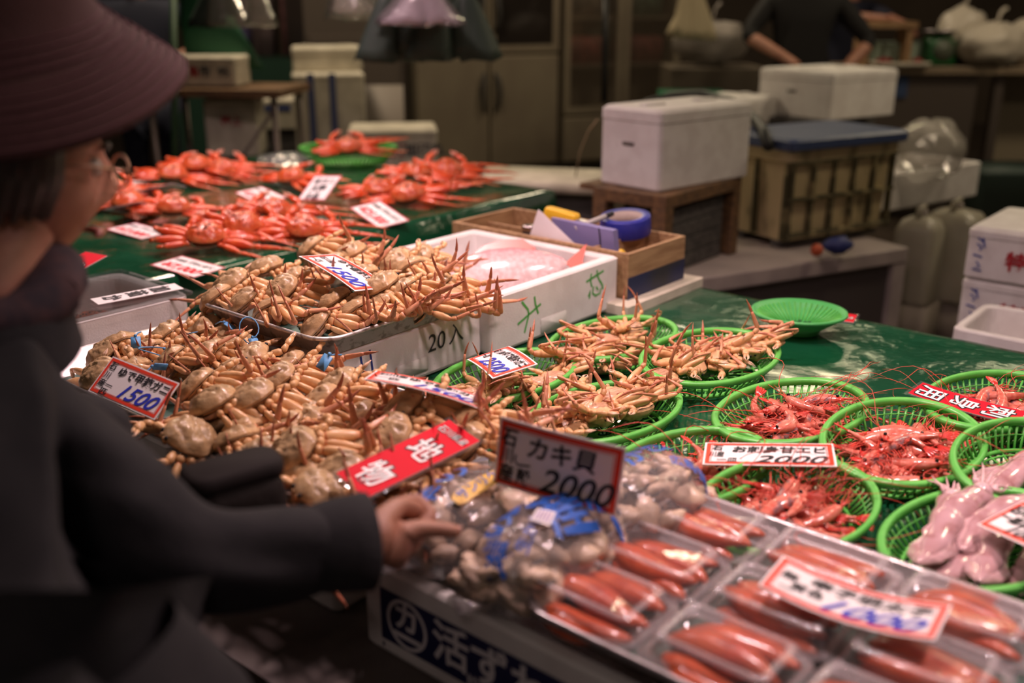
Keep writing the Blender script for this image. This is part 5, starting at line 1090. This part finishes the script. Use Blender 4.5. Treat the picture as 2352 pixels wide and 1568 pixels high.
def plastic_bag(label, c, a, b, h, seed, rz=0, mat_=None, name='plastic_bag', knot=True):
    R = Vector((seed, seed * 2.3, 0)); mb = MB()
    mb.ball((0, 0, h / 2), a, b, h / 2, n=36, k=22, fn=lambda d: (1 + .20 * noise.noise(d * 1.6 + R) + .09 * noise.noise(d * 4.5 + R) + .04 * noise.noise(d * 11 + R)) * (1 if d.z < .2 else 1 - .25 * (d.z - .2)))
    o = mb.build(name, mat_ or M('milky_bag', (.75, .70, .62), .18, film=.30, bump=.004, bs=30), None, c, (0, 0, rz)); tag(o, label, 'bag')
    if knot: MB().tube([(0, 0, h * .94), (.01, 0, h * 1.0), (.02, .01, h * 1.12), (.05, .02, h * 1.2)], [.03, .012, .02, .035], 10, flat=.4).build('knot', mat_ or MC['milky_bag'], o)
    return o
p = D(2120, 415, 4.38); plastic_bag('puffed clear plastic bag standing in the foam tray box', p, .21, .15, .30, 3.1, ANG, knot=False)
# foam boxes at the right edge
u0, v0 = UV(2227, 518, .80); z1 = .80
for k, (za, zb, lb2, dx) in enumerate(((.640, .80, 'upper foam box of the pair stacked at the right edge', 0), (.478, .638, 'lower foam box of the pair stacked at the right edge', .01))):
    t = lidded_box(lb2, W(u0 + .20 + dx, v0 - .26, za), .40, .52, zb - za, lid=.03, notch=False); lt = MB(); bl_ = MB(); T = faceT('l', .408, .528, 0, 0)
    flat(lt, shift(text('特選', .062, .03), .12, .045), T, 0)
    for q in ([(.035, .128), (.052, .118)], [(.035, .110), (.05, .100), (.045, .09)], [(.028, .075), (.055, .070)], [(.040, .055), (.052, .042), (.030, .03), (.058, .028)], [(.05, .13), (.058, .1)]): flat(bl_, stroke(q, .005), T, 0)
    lt.build('lettering', M('print_red', (.40, .02, .03), .6), t); bl_.build('brush_marks', M('brush_blue', (.06, .10, .38), .6), t)
o = ubox(MB(), u0 + .01, u0 + .40, v0 - .5, v0, 0, .477).build('crate', GREYW); tag(o, 'dark crate under the foam box pair at the right edge', 'crate')
u0, v0 = UV(2185, 752, .63); o, wd, dp = foam_box('open white foam box low at the right edge, just beyond the table', u0, u0 + .3, v0 - .62, v0, .45, .63, r=.03)
o = ubox(MB(), u0 + .02, u0 + .28, v0 - .6, v0 - .02, 0, .449).build('crate', GREYW); tag(o, 'dark crate under the open foam box at the right edge', 'crate')
o = ubox(MB(), *(lambda a: (a[0], a[0] + .3, a[1], a[1] + .25, 0, .56))(UV(1310, 470, .56))).build('container', M('container_blue', (.012, .016, .07), .5), None, bevel=.01); tag(o, 'dark blue container between the farther table and the wooden stand', 'container')
for k, (x0, y0, x1, y1) in enumerate(((1195, 420, 1330, 440),)):
    p = D(1275, 425, 4.3); o = MB().rings([(.62, .40, .03, 0), (.64, .42, .03, .03), (.60, .38, .03, .045)]).build('foam_slab', FOAMOLD, None, p, (0, .03, ANG - .9)); tag(o, 'flat foam slab lying behind the farther table\'s right end', 'slab')
    o = MB().rings([(.5, .3, .03, 0), (.5, .3, .03, p.z - .02)]).build('crate', GREYW, None, (p.x, p.y, 0), (0, 0, ANG - .9)); tag(o, 'dark crate under the flat foam slab', 'crate')
# ================================================================ refrigerators
FRM = M('fridge_steel', (.33, .28, .20), .42, col2=(.29, .24, .175), vs=2.5, metal=.55, stretch=(1.5, 1.5, .8)); DKG = M('fridge_glass', (.02, .016, .014), .08); SEAL = M('fridge_seal', (.03, .027, .024), .6)
FA = math.radians(23); FD = Vector((math.cos(FA), math.sin(FA), 0)); FN = Vector((math.sin(FA), -math.cos(FA), 0))
base = Q0 = D(1128, 380, 1)
def floor_at(px, py, z=0): return P(px, py, z)
fb = P(1128, 392, .12)
def fridge(label, x0, x1, glass, dep=.75, h=2.0, name='refrigerator', mid=None, uppers=True):
    """x0, x1: metres along the front from the point under the photo's two-door seam"""
    t = thing(name, label, 'refrigerator', (fb.x, fb.y, 0), (0, 0, FA))
    if glass:
        cb = MB()
        for q in ((x0, x1, .45, dep, .14, h), (x0, x0 + .03, .03, .45, .14, h), (x1 - .03, x1, .03, .45, .14, h), (x0 + .03, x1 - .03, .03, .45, h - .2, h), (x0 + .03, x1 - .03, .03, .45, .14, .55)): cb.box(*q)
        cb.build('cabinet', FRM, t)
        for z in (.92, 1.30): MB().box(x0 + .03, x1 - .03, .06, .45, z, z + .02).build('shelf', FRM, t)
    else: MB().box(x0, x1, .03, dep, .14, h).build('cabinet', FRM, t, bevel=.006); MB().box(x0 + .02, x1 - .02, .06, dep - .05, .0, .14).build('plinth', SEAL, t)
    xs = [x0, (x0 + x1) / 2 if mid is None else mid, x1]; zs = [(.16, 1.03 if not glass else .52), (1.06 if not glass else .55, h - .2)]
    for i in range(2):
        for j, (za, zb) in enumerate(zs):
            gl = glass and j == 1 or (not glass and j == 1 and uppers)
            d = MB(); xa, xb = xs[i] + .008, xs[i + 1] - .008
            if gl:
                f = .05
                for q in ((xa, xa + f, za, zb), (xb - f, xb, za, zb), (xa + f, xb - f, za, za + f), (xa + f, xb - f, zb - f, zb)): d.box(q[0], q[1], -.02, .028, q[2], q[3])
                o = d.build('door', FRM, t); MB().box(xa + f, xb - f, .0, .012, za + f, zb - f).build('glass', M('cooler_glass', (.20, .16, .12), .08, film=.16) if glass else DKG, o)
            else: d.box(xa, xb, -.02, .028, za, zb); o = d.build('door', FRM, t, bevel=.006)
            if not glass:
                hx_ = xs[1] + (-.045 if i == 0 else .045); zc = (za + .30) if j == 1 else (zb - .28)
                MB().tube([(hx_, -.02, zc - .15), (hx_ + (-.018 if i == 0 else .018), -.055, zc - .10), (hx_ + (-.028 if i == 0 else .028), -.065, zc), (hx_ + (-.018 if i == 0 else .018), -.055, zc + .10), (hx_, -.02, zc + .15)], [.014, .018, .018, .018, .014], 8).build('handle', SEAL, o)
    return t
fridge('four door stainless refrigerator with oval black handles in the middle background', -.63, .60, False)
fridge('two door glass fronted refrigerator right of the stainless one', .64, 1.75, True)
# goods seen through the glass doors
for k, (x, z, w_, c_) in enumerate(((.92, 1.22, .32, (.30, .06, .05)), (1.46, 1.22, .34, (.26, .07, .06)), (.92, 1.62, .3, (.25, .2, .15)), (1.46, 1.62, .3, (.13, .2, .14)))):
    q = Vector((fb.x, fb.y, 0)) + FD * x + Vector((-FD.y, FD.x, 0)) * .24; zz = (.942, .942, 1.322, 1.322)[k]
    o = MB().rings([(w_ * 1.2, .24, .02, 0), (w_ * 1.2, .24, .02, .20), (w_, .2, .02, .22)]).build('package', M('package_%d' % k, c_, .6, col2=tuple(v * .5 for v in c_), vs=14), None, (q.x, q.y, zz), (0, 0, FA)); tag(o, ('dark red package on the lower shelf behind the left glass door', 'dark red package on the lower shelf behind the right glass door', 'tan package on the upper shelf behind the left glass door', 'green package on the upper shelf behind the right glass door')[k], 'package')
t = thing('steel_cabinet', 'dark stainless cabinet left of the refrigerators', 'cabinet', (fb.x, fb.y, 0), (0, 0, FA)); SC = M('cabinet_dark', (.16, .13, .11), .4, metal=.5)
MB().box(-1.45, -.66, .1, .8, 0, 1.9).build('cabinet_body', SC, t, bevel=.008); MB().box(-1.42, -.70, .08, .1, .1, 1.2).build('door', SC, t, bevel=.004); MB().box(-.78, -.76, .05, .08, .5, .8).build('handle', SEAL, t)
q = [PV(1392, 0, 3.0)] if False else None
o = MB().tube([D(1392, -60, 5.2), D(1390, 60, 5.2), D(1388, 235, 5.2)], .016, 8).build('hanging_cable', BLACKP); tag(o, 'thick black cable hanging in front of the glass doors', 'cable')
o = MB().tube([D(1322, 405, 4.0), D(1332, 350, 3.9), D(1352, 300, 3.75), D(1372, 275, 3.6)], .003, 6).build('cord', M('cord_tan', (.40, .30, .18), .7)); tag(o, 'thin tan cord arching to the lidded foam box', 'cord')
p = D(880, 300, 6.3); t = thing('folding_panel', 'pale grey rounded panel leaning on the steel cabinet', 'panel', (p.x, p.y, 0), (0, 0, .1)); MB().rings([(.27, .03, .012, 0), (.27, .03, .012, p.z + .28)]).build('panel', M('panel_grey', (.26, .22, .19), .5), t)
# ================================================================ background, left
def at(px, py, d): return D(px, py, d)
def bgbox(label, px, py, d, wd, dp, h, rz=.15, txt=None, mat_=None, stand=True, lid=.03, tcol=None, face='r'):
    p = D(px, py, d); t = lidded_box(label, p, wd, dp, h, lid=lid, rz=rz, mat_=mat_ or FOAMOLD, notch=False)
    if txt:
        lt = MB(); T = faceT('r', wd + .006, dp + .006, 0, 0)
        ms = [M('print_red', (.40, .02, .03), .6), M('print_dark', (.05, .06, .07), .6), M('print_blue_dull', (.05, .08, .25), .6)]
        for s_, x, z, sz, m in txt: lt = MB(); flat(lt, shift(text(s_, sz, .03), x, z), T, 0); lt.build('lettering', ms[m], t)
    if stand and p.z > .12:
        b = MB().box(-wd * .48, wd * .48, -dp * .46, dp * .46, 0, p.z - .001).build('crate', GREYW, None, (p.x, p.y, 0), (0, 0, rz)); tag(b, f'dark crate on the floor supporting {label[:60]}'.replace(' with', ', the one with'), 'crate'); b['label'] = ' '.join(b['label'].split()[:15])
    return t
bgbox('foam box with red print just behind the green basket of the farther table', 905, 375, 5.4, .46, .34, .20, .12, [('活', .22, .06, .08, 0), ('加能丸', .29, .07, .07, 1)])
t = bgbox('tall foam stack with two vertical blue straps', 762, 340, 5.9, .40, .34, .44, .2)
for x in (-.10, .02): MB().box(x - .018, x + .018, -.176, -.170, 0, .44).build('strap', M('strap_blue', (.07, .09, .22), .6), t)
p = D(752, 158, 5.9); t = lidded_box('open foam box perched on top of the blue strapped stack', p, .40, .32, .13, rz=.2, mat_=FOAMOLD)
bgbox('foam box with small red print beside the blue strapped stack, left of it', 548, 350, 5.5, .28, .30, .30, .1, [('特上', .09, .17, .055, 0)])
bgbox('lower foam box with blue band seen between two taller foam boxes', 650, 290, 6.2, .26, .3, .18, .1, [('ー', .02, .05, .2, 2)])
# trestle table with a printed foam box
p = D(490, 196, 5.3); t = thing('trestle_table', 'narrow brown trestle table under the printed foam box', 'table', (p.x, p.y, 0), (0, 0, -.12))
MB().box(-.30, .45, -.25, .25, p.z - .04, p.z - .002).build('table_top', DWOOD, t)
for x in (-.26, .40):
    for y in (-.2, .2): MB().tube([(x, y, 0), (x, y, p.z - .04)], .018, 8).build('leg', SC, t)
MB().tube([(-.26, -.2, .1), (.40, -.2, p.z - .1)], .01, 6).build('brace', SC, t)
bgbox('long foam box with faded dark print on the trestle table', 478, 193, 5.3, .40, .22, .15, -.12, [('新鮮', .03, .05, .06, 2), ('魚', .15, .05, .06, 0), ('市', .21, .05, .06, 1), ('95', .31, .05, .06, 1)], stand=False)
# green pole, rear worker in navy, hanging net
o = MB().tube([D(402, 420, 5.0), D(398, -60, 5.0)], .018, 8).build('green_pole', M('pole_green', (.012, .05, .014), .6)); p = D(402, 420, 5.0); tag(o, 'green painted pole beside the navy clad worker', 'pole')
o2 = MB().tube([(p.x, p.y, 0), p], .018, 8)
def worker(label, ft, H, face, armR, armL, top, legc, apron=None, sc_w=1.0):
    """standing figure: ft feet point, face angle (degrees), hands as world points"""
    t = thing('person', label, 'person'); fx = Vector((math.cos(face), math.sin(face), 0)); sx = Vector((-fx.y, fx.x, 0)); F = Vector((ft[0], ft[1], 0))
    def q(f, s, z): return F + fx * f * H + sx * s * H + Vector((0, 0, z * H))
    pts = [q(0, 0, .52), q(.005, 0, .60), q(.0, 0, .70), q(.0, 0, .80), q(.0, 0, .835)]; ed = [(0, 1), (1, 2), (2, 3), (3, 4)]; rd = [(.105 * H, .075 * H), (.095 * H, .07 * H), (.105 * H, .075 * H), (.10 * H, .065 * H), (.045 * H, .045 * H)]
    for s, hand in ((1, armL), (-1, armR)):
        sh = q(0, s * .112, .80); hnd = Vector(hand) if hand else q(.03, s * .16, .42); mid = (sh + hnd) / 2; el = mid + (sx * s * .9 - fx * .3 + Vector((0, 0, -.15))).normalized() * math.sqrt(max(0.0, (.172 * H) ** 2 - ((sh - hnd).length / 2) ** 2) + 1e-6)
        b = len(pts); pts += [sh, el, el.lerp(hnd, .25)]; ed += [(3, b), (b, b + 1), (b + 1, b + 2)]; rd += [.042 * H, .032 * H, .030 * H]
        A_ = skinned('arm', [el, el.lerp(hnd, .5), hnd, hnd + (hnd - el).normalized() * .045 * H], [(0, 1), (1, 2), (2, 3)], [.026 * H, .023 * H, .017 * H, (.024 * H, .012 * H)], SKIN, t, 2)
        dr = (hnd - el).normalized(); pl = hnd + dr * .055 * H; sd = dr.cross(Vector((0, 0, 1))).normalized(); hm_ = [pl]; he = []; hr = [(.022 * H, .014 * H)]
        for k in range(4):
            k0 = pl + sd * (k - 1.5) * .0105 * H + dr * .012 * H; k1 = k0 + (dr + Vector((0, 0, -.25))).normalized() * .026 * H * (1, 1.1, 1.05, .85)[k]; k2 = k1 + (dr + Vector((0, 0, -.8))).normalized() * .020 * H; m_ = len(hm_); hm_ += [k0, k1, k2]; he += [(0, m_), (m_, m_ + 1), (m_ + 1, m_ + 2)]; hr += [.0055 * H, .005 * H, .004 * H]
        m_ = len(hm_); hm_ += [pl + sd * s * .016 * H, pl + sd * s * .026 * H + dr * .02 * H]; he += [(0, m_), (m_, m_ + 1)]; hr += [.0065 * H, .005 * H]
        skinned('hand', hm_, he, hr, SKIN, t, 1)
    skinned('top', pts, ed, rd, top, t, 2)
    lp = [q(0, 0, .50)]; le = []; lr = [(.10 * H, .075 * H)]
    for s in (1, -1):
        b = len(lp); lp += [q(0, s * .05, .47), q(.012, s * .055, .28), q(-.005, s * .055, .05)]; le += [(0, b), (b, b + 1), (b + 1, b + 2)]; lr += [.058 * H, .040 * H, .032 * H]
        m = MB(); m.tube([q(-.035, s * .055, .03), q(.02, s * .055, .035), q(.09, s * .06, .02), q(.11, s * .06, .016)], [.022 * H, .027 * H, .025 * H, .012 * H], 10); m.build('boot', BLACKP, t)
    skinned('trousers', lp, le, lr, legc, t, 2)
    hd_ = MB(); hc_ = q(.015, 0, .925); hd_.ball(hc_, .055 * H, .048 * H, .068 * H, n=18, k=12); hd_.tube([q(0, 0, .82), q(.005, 0, .88)], .033 * H, 12); hd_.ball(hc_ + fx * .058 * H - Vector((0, 0, .004 * H)), .010 * H, .009 * H, .014 * H, n=8, k=6)
    for s in (-1, 1): hd_.ball(hc_ + sx * s * .048 * H, .010 * H, .006 * H, .018 * H, n=8, k=6)
    hd_.build('head', SKIN, t); MB().ball(hc_ + Vector((0, 0, .018 * H)) - fx * .008 * H, .058 * H, .052 * H, .062 * H, n=18, k=10).build('hair', M('black_hair', (.015, .012, .010), .6), t)
    if apron:
        m = MB(); rs = []
        for z, w_ in ((.74, .05), (.62, .085), (.50, .105), (.36, .11), (.24, .115)): rs.append([q(.082 + (.02 if z < .5 else 0) + o_ * .002, s, z) for o_ in (0, 1) for s in ((-w_, -w_ / 2, 0, w_ / 2, w_) if o_ == 0 else (w_, w_ / 2, 0, -w_ / 2, -w_))])
        m.loft(rs, smooth=False).build('apron', apron, t)
    return t
BT = M('worker_black', (.008, .007, .007), .8); NV = M('worker_navy', (.008, .010, .028), .8)
p = D(1835, 150, 6.3); worker('market worker in black standing behind the foam boxes, hand low at the waist', (p.x, p.y), 1.80, -PI / 2 - .1, D(1812, 138, 6.0), D(1935, 165, 6.1), BT, BT, BT)
p = D(2010, 40, 7.0); worker('second worker in dark clothes reaching over the far counter', (p.x - .1, p.y + .25), 1.72, -PI / 2 + .3, D(2022, 42, 6.7), D(2075, 60, 6.75), NV, BT)
p = D(335, 200, 5.9); worker('worker in navy standing behind the customer, legs showing', (p.x, p.y), 1.74, -PI / 2 + .5, D(290, 190, 5.8), D(410, 130, 5.9), NV, NV)
# hanging bags at the top of the picture
def hanging(label, c, a, b, h, seed, mat_, n=7, name='hanging_bags', rope=True):
    R = random.Random(seed); t = thing(name, label, 'bag', c)
    for k in range(n):
        x, y = R.uniform(-a, a), R.uniform(-b, b); hh = h * R.uniform(.7, 1.0); w_ = R.uniform(.07, .12); dx = R.uniform(-.10, .10); mb = MB(); rs = []
        for i in range(7):
            f = i / 6; r = w_ * (.15 + .85 * f ** .8); rs.append([Vector((x + dx * f + r * math.cos(2 * PI * j / 12) * (1 + .2 * math.sin(3 * j + k)), y + r * .45 * math.sin(2 * PI * j / 12), -hh * f + .012 * math.sin(5 * 2 * PI * j / 12 + k) * f)) for j in range(12)])
        mb.loft(rs).build('bag', mat_[k % len(mat_)], t)
    if rope: MB().tube([(0, 0, -.01), (0, 0, 1.3)], .004, 6).build('cord', BLACKP, t)
    return t
DKB = M('bag_dark_green', (.035, .055, .045), .55); MK = MC['milky_bag']; LV = M('bag_lavender', (.50, .42, .48), .25, film=.55, bump=.004, bs=25)
p = D(975, -20, 3.9); hanging('bunch of dark green carrier bags hanging at the top', p, .17, .06, .27, 3, [DKB], 9)
p = D(1000, -55, 3.75); hanging('crinkled clear bags hanging in front of the dark green ones', p, .10, .04, .22, 8, [LV], 5)
p = D(770, -60, 4.2); hanging('small white bags hanging left of the dark green bunch', p, .05, .03, .19, 5, [MK], 3)
p = D(520, -60, 4.8); hanging('pale green and white bags hanging over the printed foam box', p, .16, .05, .25, 12, [DKB, MK], 5)
p = D(445, -80, 5.2); o = MB().loft([[(p.x + (.05 + .16 * f) * math.cos(2 * PI * j / 14) + .12 * f * f, p.y + .05 * math.sin(2 * PI * j / 14), p.z + .1 - .62 * f) for j in range(14)] for f in (0, .3, .6, 1)]).build('hanging_net', M('net_green', (.012, .10, .045), .7)); tag(o, 'dark green net hanging beside the green pole', 'net')
p = D(1590, -40, 6.2); hanging('cream towel hanging right of the glass fronted refrigerator', p, .06, .02, .36, 6, [M('towel_cream', (.55, .46, .30), .85)], 3)
# far stalls behind on the left
p = D(640, 240, 8.0); o = MB().box(-1.0, .42, 0, .6, 0, p.z + .35).build('far_counter', M('far_green', (.02, .07, .045), .6), None, (p.x, p.y, 0)); tag(o, 'far counter draped in dark green at left', 'counter')
for k, (x, y, d, w_, h_, c_, lb2) in enumerate(((580, 60, 8.3, .30, .5, (.28, .20, .21), 'greyish pink parcel on the far green counter'), (690, 50, 8.4, .36, .5, (.32, .13, .14), 'reddish stacked cartons on the far green counter'), (745, 60, 8.6, .34, .9, (.012, .012, .013), 'black tall screen at the end of the far green counter'), (545, 100, 8.0, .14, .2, (.12, .10, .26), 'small purple and red carton near the printed foam box'))):
    p2 = D(x, y, d); o = MB().rings([(w_, .3, .02, 0), (w_, .3, .02, h_), (w_ * .9, .25, .02, h_ + .03)]).build('carton', M('carton_%d' % k, c_, .7, col2=tuple(q * .6 for q in c_), vs=9), None, (p2.x, p2.y + .15, p.z + .352), (0, 0, .1)); tag(o, lb2, 'carton')
# ================================================================ background, right: the far counter
p = D(2130, 152, 6.6); zc = p.z; t = thing('far_counter', 'far stainless counter at the right background', 'counter', (p.x, p.y, 0), (0, 0, .0))
MB().box(-.75, 2.3, -.06, .45, zc - .05, zc).build('counter_top', M('counter_tan', (.30, .23, .15), .45, col2=(.24, .18, .12), vs=5), t, bevel=.005)
MB().box(-.55, .35, 0, .05, .1, zc - .05).build('side_panel', SC, t); MB().box(.62, 2.2, .3, .35, .35, zc - .05).build('side_panel', M('panel_tan', (.30, .25, .17), .6), t)
for x in (-.7, .5, 2.2): MB().box(x - .03, x + .03, .0, .06, 0, zc - .05).build('leg', SC, t)
MB().box(-.5, -.12, -.02, -.005, zc - .20, zc - .06).build('blue_sheet', M('sheet_blue', (.04, .07, .16), .6), t)
def on(px, py, d): q = D(px, py, d); return Vector((q.x, q.y, zc + .001))
c = on(2148, 150, 6.7); t = thing('kitchen_scale', 'dark green kitchen scale on the far counter', 'scale', c, (0, 0, .1)); SG = M('scale_green', (.01, .10, .025), .35)
MB().rings([(.20, .18, .03, 0), (.21, .19, .03, .02), (.20, .16, .05, .15), (.14, .12, .05, .19)]).build('scale_body', SG, t); MB().lathe([(.03, .19), (.03, .21), (.11, .215), (.115, .225)], 20).build('pan', STEEL, t); MB().lathe([(.07, 0), (.07, .006)], 20, T=TR((0, -.09, .10), rx=PI / 2)).build('dial', M('dial', (.12, .14, .1), .4), t)
c = on(2060, 150, 6.6); o = MB().rings([(.34, .24, .02, 0), (.36, .26, .02, .03), (.34, .24, .02, .03), (.30, .20, .02, .012)]).build('foam_tray', FOAMOLD, None, c, (0, 0, .1)); tag(o, 'pale tray of red fish pieces beside the green scale', 'tray')
for k in range(2): o = MB().ball((0, 0, 0), .07, .035, .022, n=12, k=7).build('fish_piece', M('tuna_red', (.28, .03, .03), .3), None, c + Vector((-.09 + .2 * k, .0 - .05 * k, .034)), (0, 0, .4 + k)); tag(o, ('dark red fish piece at the left of the pale tray', 'dark red fish piece at the right of the pale tray')[k], 'fish')
c = on(2022, 146, 6.7); t = thing('wooden_stool', 'small tan wooden frame standing on the far counter', 'stand', c); 
for x in (-.14, .14): MB().box(x - .02, x + .02, -.1, .1, 0, .24).build('leg', WOOD, t)
MB().box(-.18, .18, -.12, .12, .24, .28).build('top', WOOD, t)
c = on(2200, 142, 6.85); plastic_bag('white plastic bag slumped behind the green scale', c, .17, .14, .42, 1.2, 0, M('bag_white', (.62, .56, .46), .4, bump=.004, bs=25))
c = on(2275, 150, 6.6); plastic_bag('full white carrier bag at the right end of the far counter', c, .22, .16, .30, 5.2, 0, MC['bag_white'])
c = on(2345, 150, 6.7); plastic_bag('tied white carrier bag cut by the right edge on the far counter', c, .15, .14, .33, 7.7, 0, MC['bag_white'])
c = on(2085, 140, 6.8); o = MB().box(-.2, .25, -.1, .2, 0, .14).build('foam_box', M('foam_mint', (.30, .38, .30), .6), None, c); tag(o, 'pale mint box behind the tray of red fish pieces', 'box')
p = D(2330, 330, 6.3); bx_ = MB().rings([(.5, .4, .03, 0), (.54, .44, .03, .42), (.56, .46, .03, .45)]).build('tub', M('tub_teal', (.035, .06, .05), .5), None, (p.x, p.y, 0)); tag(bx_, 'dark teal tub on the floor under the far counter', 'tub')
p = D(1640, 190, 6.8); o = MB().box(-.3, .35, 0, .5, 0, p.z + .1).build('low_cupboard', M('cupboard_olive', (.13, .105, .075), .55), None, (p.x, p.y, 0), bevel=.01); tag(o, 'drab steel cupboard behind the black clad worker', 'cupboard')
p2 = Vector((p.x, p.y + .2, p.z + .101)); plastic_bag('grey plastic sack on the drab cupboard', p2, .25, .18, .34, 2.2, 0, M('sack_grey', (.28, .25, .22), .5, bump=.004, bs=20))
p = D(1590, 225, 6.2); o = MB().rings([(.36, .3, .03, 0), (.4, .33, .03, .14)]).build('crate', M('crate_green', (.01, .16, .07), .5), None, (p.x, p.y, p.z - .1)); tag(o, 'bright green crate low between refrigerator and cupboard', 'crate')
o = MB().box(-.2, .2, -.15, .15, 0, p.z - .101).build('crate', GREYW, None, (p.x, p.y, 0)); tag(o, 'dark crate under the bright green crate', 'crate')
# plastic wrapped bundle on the farther table
p = P(655, 385, .802); plastic_bag('clear plastic wrapped bundle at the back of the farther table', p, .11, .08, .07, 4.4, .2, CLEAR, knot=False)
